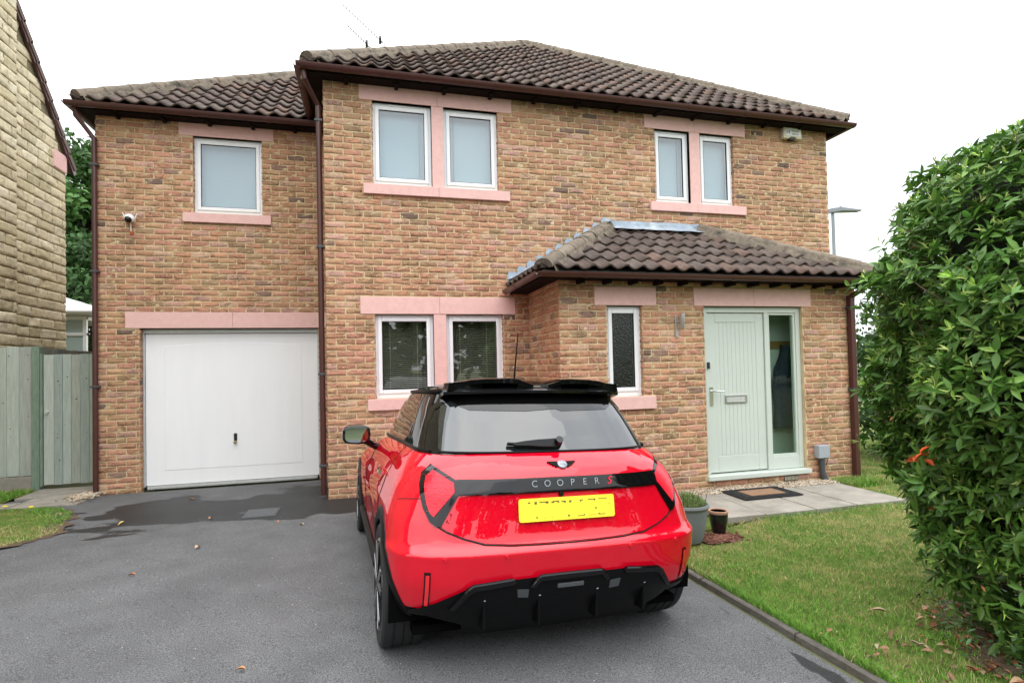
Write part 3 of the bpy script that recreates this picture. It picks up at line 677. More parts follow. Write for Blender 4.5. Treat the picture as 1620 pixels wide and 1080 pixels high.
def tiles(o, u, s, W, S, lo, hi, shift=0.0):
    """fill plane (origin o, along-eaves u, up-slope s) between lo(s) and hi(s)"""
    o, u, s = (np.array(q, float) for q in (o, u, s)); nn = np.cross(u, s); nn /= np.linalg.norm(nn)
    j = 0
    while j * TGA < S - .12:
        s0 = j * TGA
        for i in range(int(math.floor(shift / TW)) - 1, int(W / TW) + 2):
            u0 = i * TW + shift; a, b = lo(s0 + .1), hi(s0 + .1)
            if u0 + TW < a + .01 or u0 > b - .01: continue
            cut = u0 < lo(s0 + TGA + .06) or u0 + TW > hi(s0 + TGA + .06)
            TILES.append((o, u, s, nn, u0, s0, (lo, hi, S) if cut or s0 + TGA + .065 > S else None))
        j += 1
def tile_mesh(idx, seed=4):
    r = np.random.default_rng(seed); V = []; F = []; C = []; k = 0
    for i in idx:
        o, u, s, nn, u0, s0, cut = TILES[i]; P = TP.copy(); uu = P[:, 0] + u0 + r.normal(0, .003); sv = P[:, 1] + s0 + r.normal(0, .004); hh = P[:, 2] + r.normal(0, .003)
        if cut:
            sv = np.minimum(sv, cut[2]); lo = np.array([cut[0](q) for q in sv]); hi = np.array([cut[1](q) for q in sv]); uu = np.clip(uu, np.minimum(lo, hi), np.maximum(lo, hi))
        V.append(o + np.outer(uu, u) + np.outer(sv, s) + np.outer(hh, nn)); F.append(TF + k); k += len(P)
        C.append(np.tile(TCOL[r.integers(len(TCOL))] * r.uniform(.85, 1.15), (len(P), 1)))
    return mesh_np('roof_tiles', np.concatenate(V), [np.concatenate(F)], np.concatenate(C), smooth=True)
PM = .75; PP = .58
ex0, ex1, ey = -.22, 7.67, -.22; ap = ((ex0 + ex1) / 2, ey + (ex1 - ex0) / 2); ez = EZ - .02
hw = (ex1 - ex0) / 2; sl = math.hypot(1, PM)
def unit3(a): a = np.array(a, float); return a / np.linalg.norm(a)
rmb = MB(); A = (ap[0], ap[1], ez + hw * PM)
by = ey + 2 * hw
rmb.add([(ex0, ey, ez), (ex1, ey, ez), (ex1, by, ez), (ex0, by, ez), A], [(0, 1, 4), (1, 2, 4), (2, 3, 4), (3, 0, 4)])
LS = hw * sl
tiles((ex0, ey, ez + .03), X, unit3((0, 1, PM)), 2 * hw, LS, lambda s: s / sl, lambda s: 2 * hw - s / sl)
tiles((ex0, by, ez + .03), YN, unit3((1, 0, PM)), 2 * hw, LS, lambda s: s / sl, lambda s: 2 * hw - s / sl)
tiles((ex1, ey, ez + .03), Yv, unit3((-1, 0, PM)), 2 * hw, LS, lambda s: s / sl, lambda s: 2 * hw - s / sl)
# garage wing roof
gx0, gyy, gz = xg - .17, DG - .22, EZ - .12; gd_ = -gx0
rmb.add([(gx0, gyy, gz), (0, gyy, gz), (0, gyy + gd_, gz + gd_ * PM), (gx0, gyy + 5.2, gz), (0, gyy + 5.2, gz + gd_ * PM)], [(0, 1, 2), (0, 2, 4, 3)])
tiles((gx0, gyy, gz + .03), X, unit3((0, 1, PM)), gd_, gd_ * sl, lambda s: s / sl, lambda s: gd_)
tiles((gx0, gyy + 5.2, gz + .03), YN, unit3((1, 0, PM)), 5.2, gd_ * sl, lambda s: 0, lambda s: 5.2 - s / sl)
# porch roof
px0, px1, py, pz = XP0 - .28, XP1 + .25, -DP - .24, 2.545; pd = -py; slp = math.hypot(1, PP)
tr0, tr1 = px0 + pd, 5.22; kr = (px1 - tr1) / pd
rmb.add([(px0, py, pz), (px1, py, pz), (tr1, 0, pz + pd * PP), (tr0, 0, pz + pd * PP), (px0, 0, pz), (px1, 0, pz)], [(0, 1, 2, 3), (4, 0, 3), (1, 5, 2)])
tiles((px0, py, pz + .03), X, unit3((0, 1, PP)), px1 - px0, pd * slp, lambda s: s / slp, lambda s: px1 - px0 - kr * s / slp)
tiles((px0, 0, pz + .03), YN, unit3((1, 0, PP)), pd, pd * slp, lambda s: 0, lambda s: pd - s / slp)
roof = rmb.build('roof', M['felt'], house)
tcen = np.array([t[0] + t[1] * (t[4] + .1) + t[2] * (t[5] + .16) for t in TILES]); tp = project(tcen)
tfront = np.array([t[3][1] < -.2 and t[6] is None for t in TILES]) & (tp[:, 0] > 0) & (tp[:, 0] < 1375)
order = np.argsort(np.where(tfront, tp[:, 2], 1e9)); near = order[:299]; rest = order[299:]
link('roof_tiles', tile_mesh(rest), M['tile'], roof, kind='stuff')
tpool = []
for i in range(24):
    c = TCOL[i % 6] * random.uniform(.85, 1.15); me = mesh_np('roof_tile', TP + RNG.normal(0, .0012, TP.shape), [TF], np.tile(c, (len(TP), 1)), smooth=True); me.materials.append(M['tile']); tpool.append(me)
for i in near:
    o, u, s, nn, u0, s0, cut = TILES[i]; ob = link('roof_tile', random.choice(tpool), M['tile'], roof)
    org = o + u * (u0 + random.gauss(0, .003)) + s * (s0 + random.gauss(0, .004)) + nn * random.gauss(0, .003); mm = Matrix.Identity(4)
    for q in range(3): mm[q][0] = u[q]; mm[q][1] = s[q]; mm[q][2] = nn[q]; mm[q][3] = org[q]
    ob.matrix_basis = mm
# hip tiles: half-round caps bedded in mortar
def hips(a, b, step=.36, r=.108, first_end=True):
    a, b = Vector(a), Vector(b); d = (b - a); L = d.length; d.normalize(); side = d.cross(Vector((0, 0, 1))).normalized(); up = side.cross(d).normalized()
    n = max(1, int(round(L / step)))
    nb_ = int(L / .05); vs = []                      # mortar bedding squeezed out on both sides
    for i in range(nb_ + 1):
        p = a + d * (L * i / nb_)
        for (q, h) in ((-1.28, -.085), (-1.12, -.01), (-.8, .035), (.8, .035), (1.12, -.01), (1.28, -.085)): vs.append(p + side * r * (q + random.uniform(-.10, .10)) + up * (h + random.uniform(-.012, .012)))
    bed = MB().add(vs, [(i * 6 + k, i * 6 + k + 1, i * 6 + k + 7, i * 6 + k + 6) for i in range(nb_) for k in range(5)]).build('hip_mortar', M['hiptile'], roof, smooth=True); col_attr(bed.data, lambda v: (.18, .15, .115))
    for i in range(n):
        mb = MB(); s0, s1 = L * i / n - .025, L * (i + 1) / n; vs = []; ns = 9; rr = r * random.uniform(.97, 1.03)
        for (s_, q) in ((s0, 1.06), (s0 + .06, 1.04), ((s0 + s1) / 2, 1.0), (s1, .97)):
            for k in range(ns):
                t = math.pi * (-.06 + 1.12 * k / (ns - 1)); p = a + d * s_ + side * math.cos(t) * rr * q + up * (math.sin(t) * rr * .80 * q + .012); vs.append(p)
        fs = [(j * ns + k, j * ns + k + 1, (j + 1) * ns + k + 1, (j + 1) * ns + k) for j in range(3) for k in range(ns - 1)] + [tuple(range(ns))[::-1]]
        ob = mb.add(vs, fs).build('hip_tile', M['hiptile'], roof, smooth=True)
        c = np.array((.185, .152, .118)) * random.uniform(.85, 1.15); col_attr(ob.data, lambda v: tuple(c))
hips((ex0 + .07, ey + .07, ez + .085), (A[0], A[1], A[2] + .05)); hips((ex1 - .03, ey + .03, ez + .065), (A[0], A[1], A[2] + .05))
hips((gx0 + .05, gyy + .05, gz + .075), (0, gyy + gd_, gz + gd_ * PM + .05))
hips((px0 + .06, py + .06, pz + .06), (tr0, -.02, pz + pd * PP + .055), .34, .102); hips((px1, py, pz + .06), (tr1 - .1, -.02, pz + pd * PP + .08), .34, .102)
# hip irons: curled ends at the hip feet
for (x, y, z) in ((ex0, ey, ez + .03), (gx0, gyy, gz + .03)):
    pts = [(x - .02, y - .02, z), (x - .04, y - .04, z + .10), (x - .055, y - .055, z + .15)] + [(x - .075 + .03 * math.cos(t), y - .075 + .03 * math.cos(t), z + .165 + .035 * math.sin(t)) for t in np.linspace(0, 4.2, 9)]
    MB().tube(pts, .006, 6).build('hip_iron', M['galv'], roof, smooth=True)
# lead flashings over the porch
zt = pz + pd * PP
vs = []; n = 14
for i in range(n + 1):
    x = tr0 + .05 + (tr1 - tr0 - .05) * i / n; w = .012 * math.sin(i * 1.9)
    vs += [(x, -.016, zt + .16 + random.uniform(-.006, .006)), (x, -.02, zt + .10), (x, -.10, zt + .055 + w * .4), (x, -.175 + w, zt + .012 + w * .6)]
MB().add(vs, [(i * 4 + k, i * 4 + k + 1, i * 4 + k + 5, i * 4 + k + 4) for i in range(n) for k in range(3)]).build('lead_flashing', M['lead'], roof, smooth=True)
x = px0 + .0; w = .135
while x < tr0 - .02:                                   # stepped flashing up the left roof slope, one leaf per course
    z = pz + (x - px0) * PP + .14; e = random.uniform(-.008, .008)
    MB().add([(x, -.018, z - .06), (x + w, -.018, z - .06 + w * PP), (x + w * .92, -.019, z + .085 + e), (x + .025, -.021, z + .105 + e), (x - .012, -.022, z + .055)], [(0, 1, 2, 3, 4)]).build('lead_step', M['lead'], roof)
    MB().add([(x, -.020, z + .0), (x + w + .012, -.020, z + (w + .012) * PP), (x + w + .012, -.19 - e, z - .02 + (w + .012) * PP), (x, -.19 + e, z - .02)], [(0, 1, 2, 3)]).build('lead_apron', M['lead'], roof)
    x += w

# eaves: fascia, soffit, rafter feet, gutters, downpipes
def gutter(a, b, r=.058, name='gutter', extend=.0):
    a, b = Vector(a), Vector(b); d = (b - a).normalized(); a -= d * extend; b += d * extend; side = Vector((d.y, -d.x, 0))
    vs = []; n = 10
    for p in (a, b):
        for k in range(n + 1):
            t = math.pi + math.pi * k / n; vs.append(p + side * math.cos(t) * r + Vector((0, 0, math.sin(t) * r)))
        for k in range(n, -1, -1):
            t = math.pi + math.pi * k / n; vs.append(p + side * math.cos(t) * (r - .006) + Vector((0, 0, math.sin(t) * (r - .006))))
    q = 2 * (n + 1)
    g_ = MB().add(vs, [(i, (i + 1) % q, q + (i + 1) % q, q + i) for i in range(q)] + [tuple(range(q)), tuple(range(q, 2 * q))[::-1]]).build(name, M['brownpvc'], house, smooth=True)
    L = (b - a).length; s_ = .55
    while s_ < L - .3:
        vs = []
        for w in (-.022, .022):
            p = a + d * (s_ + w)
            for k in range(n + 1): t = math.pi + math.pi * k / n; vs.append(p + side * math.cos(t) * (r + .005) + Vector((0, 0, math.sin(t) * (r + .005) + (.006 if k in (0, n) else 0))))
        MB().add(vs, [(i, i + 1, n + 2 + i, n + 1 + i) for i in range(n)]).build('gutter_bracket', M['brownpvc'], g_, smooth=True)
        s_ += .92
    return g_
def fascia(a, b, h=.075, out=(0, -1)):
    a, b = Vector(a), Vector(b); ox, oy = out
    MB().add([(a.x, a.y, a.z - h), (b.x, b.y, b.z - h), (b.x, b.y, b.z), (a.x, a.y, a.z), (a.x - ox * .02, a.y - oy * .02, a.z - h), (b.x - ox * .02, b.y - oy * .02, b.z - h), (b.x - ox * .02, b.y - oy * .02, b.z), (a.x - ox * .02, a.y - oy * .02, a.z)],
             [(0, 1, 2, 3), (4, 5, 6, 7), (0, 1, 5, 4), (3, 2, 6, 7)]).build('fascia', M['darkwood'], house)
gz_m, gz_g, gz_p = ez - .015, gz - .015, pz - .012
fascia((ex0 + .03, ey + .03, ez), (ex1 - .03, ey + .03, ez)); fascia((ex0 + .03, ey + .03, ez), (ex0 + .03, by, ez), out=(-1, 0)); fascia((ex1 - .03, ey + .03, ez), (ex1 - .03, by, ez), out=(1, 0))
gutter((ex0 - .06, ey - .035, gz_m), (ex1 + .06, ey - .035, gz_m)); gutter((ex0 - .035, ey - .06, gz_m), (ex0 - .035, by, gz_m)); gutter((ex1 + .035, by, gz_m), (ex1 + .035, ey - .06, gz_m))
fascia((gx0 + .03, gyy + .03, gz), (-.005, gyy + .03, gz)); fascia((gx0 + .03, gyy + .03, gz), (gx0 + .03, 6.2, gz), out=(-1, 0))
gutter((gx0 - .06, gyy - .035, gz_g), (-.07, gyy - .035, gz_g)); gutter((gx0 - .035, 6.2, gz_g), (gx0 - .035, gyy - .06, gz_g))
fascia((px0 + .03, py + .03, pz), (px1 - .03, py + .03, pz), .06); fascia((px0 + .03, py + .03, pz), (px0 + .03, -.01, pz), .06, out=(-1, 0))
gutter((px0 - .06, py - .035, gz_p), (px1 + .06, py - .035, gz_p), .052); gutter((px0 - .035, -.03, gz_p), (px0 - .035, py - .06, gz_p), .052)
mb = MB(); mb.box(ex0 + .05, ex1 - .05, ey + .05, -.016, ez - .07, ez - .055); mb.box(ex0 + .05, -.016, -.0159, 8, ez - .07, ez - .055); mb.box(gx0 + .05, -.02, gyy + .05, DG - .016, gz - .07, gz - .055); mb.box(gx0 + .05, xg - .016, DG - .0159, 6.5, gz - .07, gz - .055)
mb.box(px0 + .05, px1 - .05, py + .05, -DP - .016, pz - .055, pz - .04); mb.box(px0 + .05, XP0 - .016, -DP - .0159, -.02, pz - .055, pz - .04); mb.build('soffit', M['soffit'], house)
def rafters(x0, x1, y0, y1, z, step=.45, h=.03):
    x = x0
    while x < x1: MB().box(x, x + .045, y0, y1, z - h, z).build('rafter_foot', M['darkwood'], house); x += step
rafters(.25, 7.3, ey + .06, -.016, ez - .071, .60); rafters(-2.7, -.2, gyy + .06, DG - .016, gz - .071, .55); rafters(2.75, 6.6, py + .06, -DP - .016, pz - .056, .32, .045)
def pipe(pts, r=.034, name='downpipe'):
    p = MB().tube(pts, r, 12).build(name, M['brownpvc'], house, smooth=True)
    return p
def brackets(parent, x, y, zs, r=.034):
    for z in zs: MB().box(x - r - .012, x + r + .012, y - r - .004, y + r + .03, z - .014, z + .014).build('pipe_bracket', M['darkgrey'], parent, bevel=.003)
p = pipe([(ex0 + .02, -.20, ez - .06), (ex0 + .02, -.20, ez - .16), (-.06, .06, ez - .36), (-.06, .06, .05)]); brackets(p, -.06, .06, (4.6, 3.05, 1.5, .4))
p = pipe([(gx0 + .02, gyy + .03, gz - .05), (gx0 + .02, gyy + .05, gz - .15), (xg + .005, DG - .05, gz - .40), (xg + .005, DG - .05, .04)], .032); brackets(p, xg + .005, DG - .05, (4.3, 2.9, 1.4))
# square timber-coloured pipe on the porch corner
mb = MB(); mb.box(6.475, 6.545, -DP - .085, -DP - .015, .03, 2.36); p = mb.build('downpipe', M['brownpvc'], house, bevel=.006)
pipe([(6.51, py - .03, pz - .06), (6.51, py - .02, pz - .12), (6.51, -DP - .05, 2.34)], .033); brackets(p, 6.51, -DP - .05, (1.15, 2.2), .036)
# white bent spout at the end of the wing's tiles
MB().tube([(-.20, gyy + .05, gz + .06), (-.14, gyy, gz + .07), (-.10, gyy - .06, gz + .05), (-.04, gyy - .08, gz + .08)], .014, 8).build('lead_valley_end', M['lead'], roof, smooth=True)

# ------------------------------------------------------------------ fittings on the walls
def text(s, size, at, material, parent=None, rot=(math.pi / 2, 0, 0), shear=0, ext=.001, space=1.0, name='lettering', align='CENTER', local=False):
    cu = bpy.data.curves.new(name, 'FONT'); cu.body = s; cu.size = size; cu.extrude = ext; cu.align_x = align; cu.align_y = 'CENTER'; cu.shear = shear; cu.space_character = space
    tmp = bpy.data.objects.new('tmp', cu); COL.objects.link(tmp); dg = bpy.context.evaluated_depsgraph_get(); dg.update()
    me = bpy.data.meshes.new_from_object(tmp.evaluated_get(dg)); bpy.data.objects.remove(tmp); me.name = name; me.materials.clear()
    mm = Matrix.Translation(at) @ Matrix.Rotation(rot[2], 4, 'Z') @ Matrix.Rotation(rot[0], 4, 'X'); me.transform(mm)
    return link(name, me, material, parent)
al = thing('alarm_box', 'cream alarm box with blue letter sticker under the right eaves', 'alarm box', (6.76, 0, 4.98))
prof = [(6.605, 5.065), (6.915, 5.065), (6.93, 4.895), (6.83, 4.895), (6.81, 4.918), (6.72, 4.918), (6.70, 4.895), (6.59, 4.895)]
MB().prism(prof, 'y', -.085, -.003).build('case', M['cream'], al, bevel=.012)
MB().box(6.63, 6.905, -.0875, -.0855, 4.935, 5.045).build('sticker', M['label'], al)
text('H', .092, (6.675, -.089, 4.99), M['ink_blue'], al); text('Minster', .042, (6.80, -.089, 5.01), M['ink_grey'], al); text('Alarms', .042, (6.80, -.089, 4.965), M['ink_grey'], al)
MB().box(6.715, 6.815, -.08, -.02, 4.885, 4.915).build('sounder', M['blackplastic'], al)

wlp = thing('wall_light', 'slim brushed steel wall lamp beside the front door', 'wall light', (4.05, -DP, 2.0))
MB().box(3.985, 4.025, -DP - .022, -DP - .009, 1.84, 2.09).build('back_plate', M['steel'], wlp, bevel=.004)
mb = MB(); mb.lathe([(0, -.085), (.026, -.085), (.028, -.08), (.028, .085), (.02, .09), (0, .09)], (4.05, -DP - .07, 2.03), 20); mb.build('lamp_tube', M['steel'], wlp, smooth=True)
MB().tube([(4.01, -DP - .02, 2.02), (4.045, -DP - .06, 2.02)], .010, 8).build('arm', M['steel'], wlp)
sc_ = thing('security_camera', 'small white dome security camera with two aerials on the garage wing', 'camera', (-2.54, DG, 3.6))
mb = MB(); mb.lathe([(0, .062)] + [(.062 * math.sin(t), .062 * math.cos(t)) for t in np.linspace(.2, 2.4, 9)] + [(.03, -.05)], (-2.54, DG - .075, 3.605), 20); mb.build('housing', M['white'], sc_, smooth=True)
mb = MB(); mb.lathe([(0, -.055)] + [(.045 * math.sin(t), -.055 * math.cos(t)) for t in np.linspace(.3, 1.57, 6)], (-2.54, DG - .10, 3.585), 18, 'y'); mb.build('lens', M['black_gloss'], sc_, smooth=True)
for s_ in (-1, 1): MB().tube([(-2.54 + s_ * .05, DG - .05, 3.60), (-2.54 + s_ * .085, DG - .055, 3.685)], .007, 6).build('aerial', M['white'], sc_)
MB().tube([(-2.54, DG - .03, 3.56), (-2.54, DG - .018, 3.45)], .008, 6).build('cable', M['white'], sc_)
mb = MB(); mb.lathe([(0, -.02), (.022, -.018), (.026, 0)], (-2.535, DG - .006, 3.43), 10, 'y'); mb.build('cable_seal', M['rust'], sc_)
me_ = thing('meter_box', 'small grey meter box with curved conduit low on the porch wall', 'meter box', (5.98, -DP, .38))
MB().box(5.90, 6.065, -DP - .095, -DP - .008, .31, .47).build('box', M['greyplastic'], me_, bevel=.008)
mb = MB(); path_ = [(5.98, -DP - .05, .32), (5.98, -DP - .05, .14), (6.0, -DP - .055, .07), (6.03, -DP - .07, -.02)]
mb.tube(path_, [.034, .034, .042, .048], 10); mb.build('conduit', M['darkgrey'], me_, smooth=True)
MB().tube([(6.065, -DP - .03, .36), (6.10, -DP - .02, .28), (6.07, -DP - .02, .20)], .004, 5).build('cable', M['blackplastic'], me_)
# television aerial on the far hip
ae = thing('television_aerial', 'thin twin boom television aerial standing above the main roof', 'aerial', (.62, 4.0, 7.0))
MB().tube([(.62, 4.0, ez + .84 * PM - .0), (.62, 4.0, 8.06)], .014, 6).build('mast', M['galv'], ae)
def boom(a, b, n):
    a, b = Vector(a), Vector(b); m_ = MB(); m_.tube([a, b], .008, 5); bo = m_.build('boom', M['galv'], ae); d = (b - a)
    m_ = MB()
    for i in range(n):
        p = a + d * (i / n); m_.tube([p - Vector((0.03, .09, 0)), p + Vector((.03, .09, 0))], .008, 4)
    m_.build('elements', M['galv'], bo); m_ = MB(); p = a + d * .86; m_.box(p.x - .025, p.x + .025, p.y - .1, p.y + .1, p.z - .025, p.z + .025); m_.build('dipole', M['darkgrey'], bo)
boom((.104, 4.0, 8.649), (.925, 4.0, 7.932), 16); boom((.186, 4.0, 8.249), (.609, 4.0, 7.867), 9)
MB().tube([(.43, 4, 8.37), (.44, 4, 8.27), (.56, 4, 8.13), (.66, 4, 8.04), (.68, 4, 8.05), (.685, 4, 8.14)], .007, 5).build('bracket', M['galv'], ae)

# ------------------------------------------------------------------ neighbouring house, conservatory, fence and gate
NX, NYC = -4.77, 4.6
nb = thing('stone_house', 'pale yellow rough stone gable house with tall chimney behind the wooden fence', 'house', (NX - 3, .5, 0))
SP = np.array([(.64, .57, .39), (.59, .52, .35), (.68, .61, .44), (.55, .48, .31), (.62, .545, .37)])
nm = Masonry()
ridge_y = NYC - 5.0; ezn = 5.5; rz = ezn + 5.0 * 1.17
nm.wall((NX, NYC, 0), (0, -1, 0), (1, 0, 0), 9.0, 0, rz, [], gauge=.166, unit=.42, joint=.015, zbase=.03, seed=5, rnd=.28)
def under_gable(c): return c[2] < ezn + min(NYC - c[1], c[1] - (NYC - 10)) * 1.17 - .12
CHY = 2.98
nm.items = [q for q in nm.items if under_gable(q[0]) and not (CHY - 1.52 < q[0][1] < CHY - .05)]
k0 = len(nm.items)
nm.wall((NX + .10, CHY, 0), (0, -1, 0), (1, 0, 0), 1.5, 0, 8.9, [], gauge=.166, unit=.42, joint=.015, zbase=.03, seed=9, rnd=.28)
nm.wall((NX + .0, CHY, 0), (1, 0, 0), (0, 1, 0), .10, 0, 8.9, [], gauge=.166, unit=.42, joint=.015, zbase=.03, seed=19)
mb = MB(); mb.add([(NX - .012, NYC, 0), (NX - .012, NYC - 10, 0), (NX - .012, NYC - 10, ezn), (NX - .012, ridge_y, rz), (NX - .012, NYC, ezn)], [(0, 1, 2, 3, 4)])
mb.add([(NX - .012, NYC - .012, 0), (NX - 7, NYC - .012, 0), (NX - 7, NYC - .012, ezn), (NX - .012, NYC - .012, ezn)], [(0, 1, 2, 3)])
mb.box(NX - .9, NX + .088, CHY - 1.5, CHY - .012, 0, 8.9)
nw = mb.build('wall', mat('stone_mortar', (.20, .165, .10), .95, var=.3, vscale=4, bump=.5), nb)
cc = np.array([q[0] for q in nm.items]); npx = project(cc); ok = (npx[:, 2] > 0) & (npx[:, 0] > -60) & (npx[:, 1] > -60) & (cc[:, 2] > 1.5)
idx = np.where(ok)[0]; idx = idx[np.argsort(npx[idx, 2])]; near = idx[:298]; rest = np.setdiff1d(np.arange(len(nm.items)), near)
nm.pieces('stone', near, ST, SP, M['stone'], nw)
link('stonework', nm.mesh('stonework', rest, ST, SP), M['stone'], nw, kind='stuff')
# verge, roof and pink kneeler
mb = MB()
mb.add([(NX + .03, NYC + .22, ezn - .16), (NX + .03, ridge_y, rz + .10), (NX - 7, ridge_y, rz + .10), (NX - 7, NYC + .22, ezn - .16), (NX + .03, NYC - 10.2, ezn - .16), (NX - 7, NYC - 10.2, ezn - .16)], [(0, 1, 2, 3), (1, 4, 5, 2)])
nr = mb.build('roof', M['tile'], nb); col_attr(nr.data, lambda v: (.14, .10, .085))
vl = math.hypot(NYC + .22 - ridge_y, rz + .1 - ezn + .16); dv = Vector((0, ridge_y - NYC - .22, rz + .1 - ezn + .16)).normalized(); nv = Vector((0, dv.z, -dv.y))
for i in range(int(vl / .3)):
    a = Vector((NX, NYC + .22, ezn - .16)) + dv * (i * .3); b = a + dv * .33; m_ = MB()
    vs = []
    for p, h in ((a, .07), (b, .035)):
        for (x, q) in ((-.10, h), (.07, h), (.07, h - .09), (-.10, h - .09)): vs.append(p + Vector((x, 0, 0)) + nv * q)
    t = m_.add(vs, [(0, 1, 5, 4), (1, 2, 6, 5), (2, 3, 7, 6), (3, 0, 4, 7), (0, 3, 2, 1), (4, 5, 6, 7)]).build('verge_tile', M['tile'], nr); c = np.array((.16, .115, .10)) * random.uniform(.8, 1.2); col_attr(t.data, lambda v: tuple(c))
MB().add([tuple(Vector((NX + .02, NYC + .20, ezn - .26)) + dv * q + nv * w + Vector((x, 0, 0))) for x in (0, .035) for (q, w) in ((0, 0), (7.6, 0), (7.6, .11), (0, .11))], [(0, 1, 2, 3), (4, 5, 6, 7), (0, 1, 5, 4), (1, 2, 6, 5), (2, 3, 7, 6), (3, 0, 4, 7)]).build('bargeboard', M['brownpvc'], nr)
MB().box(NX - .2, NX + .03, NYC - .40, NYC + .02, ezn - .30, ezn + .02).build('kneeler_stone', M['sandstone'], nb, bevel=.02)
# conservatory
cv = thing('conservatory', 'white framed conservatory corner with pale panes behind the fence', 'conservatory', (-7, 7.5, 0))
cx1, cy0 = -5.47, 7.0
mb = MB(); mb.box(-9, cx1, cy0, cy0 + .08, 0, 1.24); cw = mb.build('wall', M['stone'], cv); col_attr(cw.data, lambda v: (.45, .4, .26))
x = cx1
mb = MB(); mb.box(-9, cx1, cy0 + .005, cy0 + .07, 2.78, 2.86); mb.box(-9, cx1, cy0 + .005, cy0 + .07, 2.43, 2.50); mb.box(-9, cx1, cy0 + .005, cy0 + .07, 1.245, 1.31)
for i in range(6): x = cx1 - i * .64; mb.box(x - .07, x, cy0, cy0 + .075, 1.245, 2.86)
mb.box(cx1 - .075, cx1 - .001, cy0 + .08, cy0 + 3, 2.78, 2.86); mb.box(cx1 - .075, cx1 - .001, cy0 + .08, cy0 + 3, .0, 1.24)
for i in range(1, 5): mb.box(cx1 - .075, cx1 - .002, cy0 + i * .7, cy0 + i * .7 + .07, 1.24, 2.78)
cf = mb.build('window_frame', M['upvc'], cv, bevel=.006)
for i in range(5):
    x = cx1 - i * .64
    for (a, b) in ((1.31, 2.43), (2.50, 2.78)): MB().box(x - .64, x - .07, cy0 + .03, cy0 + .036, a, b).build('pane', mat('pale_conservatory_glass', (.36, .45, .43), .15) if i == 0 and a < 2 else bpy.data.materials['pale_conservatory_glass'], cf)
MB().add([(-9, cy0 - .16, 2.88), (cx1 + .17, cy0 - .16, 2.88), (cx1 + .17, cy0 + 3, 2.88), (-9, cy0 + 3, 2.88), (-9, cy0 - .16, 2.99), (cx1 + .17, cy0 - .16, 2.99), (cx1 - 1.2, cy0 + 1.4, 3.50), (-9, cy0 + 1.4, 3.50), (cx1 + .17, cy0 + 3, 2.99)], [(0, 1, 5, 4), (4, 5, 6, 7), (1, 2, 8, 5), (5, 8, 6), (0, 3, 2, 1)]).build('roof', M['white'], cv)
MB().tube([(-9, cy0 - .20, 2.95), (cx1 + .21, cy0 - .20, 2.95), (cx1 + .21, cy0 + 3, 2.95)], .05, 8).build('gutter', M['white'], cv, smooth=True)

# fence: boards each their own piece
FY = 1.92
def board(x0, x1, y, z0, z1, parent, name='board', dark=1.0, t=.02, along='x'):
    mb = MB(); r = random.uniform(-.003, .003); zt_ = z1 + random.uniform(-.006, .004)
    if along == 'x': mb.box(x0 + .0015, x1 - .0015, y - t + r, y + r, z0 + random.uniform(-.004, .004), zt_)
    else: mb.box(y - t + r, y + r, x0 + .0015, x1 - .0015, z0, zt_)
    o = mb.build(name, M['wood_fence'], parent, bevel=.003); c = np.array((.37, .42, .365)) * random.uniform(.82, 1.15) * dark * np.array((random.uniform(.95, 1.06), 1, random.uniform(.95, 1.06))); col_attr(o.data, lambda v: tuple(c))
    for _ in range(random.choice((1, 2, 3, 5))):
        if along == 'x' and name == 'board':
            kz = random.uniform(z0 + .1, z1 - .1); kx = random.uniform(x0 + .025, x1 - .025); kr = random.uniform(.005, .012)
            MB().add([(kx + kr * math.cos(q), y - t + r - .0015, kz + kr * .8 * math.sin(q)) for q in np.linspace(0, 6.28, 9)[:-1]], [tuple(range(8))]).build('knot', M['knot'], o)
    return o
fe = thing('fence', 'weathered grey green close board fence panel left of the gate', 'fence', (-4.35, FY, 0))
ws = [.15, .14, .15, .145, .15, .10]; x = -3.935
for w in ws: board(x - w, x, FY, .215, 1.955, fe); x -= w
MB().box(-4.77, -3.935, FY - .035, FY + .01, .0, .205).build('gravel_board', M['concrete'], fe, bevel=.006)
for z in (.5, 1.1, 1.75): MB().box(-4.77, -3.90, FY + .005, FY + .05, z - .04, z + .04).build('rail', M['wood_fence'], fe)
po = MB().box(-3.93, -3.84, FY - .05, FY + .05, -.05, 1.955).build('post', M['wood_post'], fe, bevel=.005); 
gt = thing('gate', 'weathered green plank side gate between the fence post and house wall', 'gate', (-3.4, FY, 0))
st = MB().box(-3.836, -3.806, FY - .045, FY + .03, .06, 1.86).build('gate_stop', M['wood_post'], gt, bevel=.003)
x = -3.80
for w in (.12, .10, .10, .105, .11, .11, .11, .11, .12): board(x, x + w, FY - .005, .075, 1.845, gt); x += w
mb = MB()
for z in (.35, .95, 1.6): mb.box(-3.79, -2.82, FY + .0, FY + .03, z - .04, z + .04)
mb.build('ledge', M['wood_post'], gt)
mb = MB(); mb.lathe([(0, -.03), (.022, -.028), (.026, -.012), (.018, 0), (.034, .002), (.034, .008)], (-3.76, FY - .03, 1.06), 14, 'y'); mb.build('gate_latch', M['galv'], gt, smooth=True)
bf = thing('boundary_fence', 'shaded close board fence running away behind the gate', 'fence', (-3.95, 5, 0))
y = FY + .06
while y < 7: board(y, y + .15, -3.95, .1, 1.95, bf, 'board', .62, along='y'); y += .15

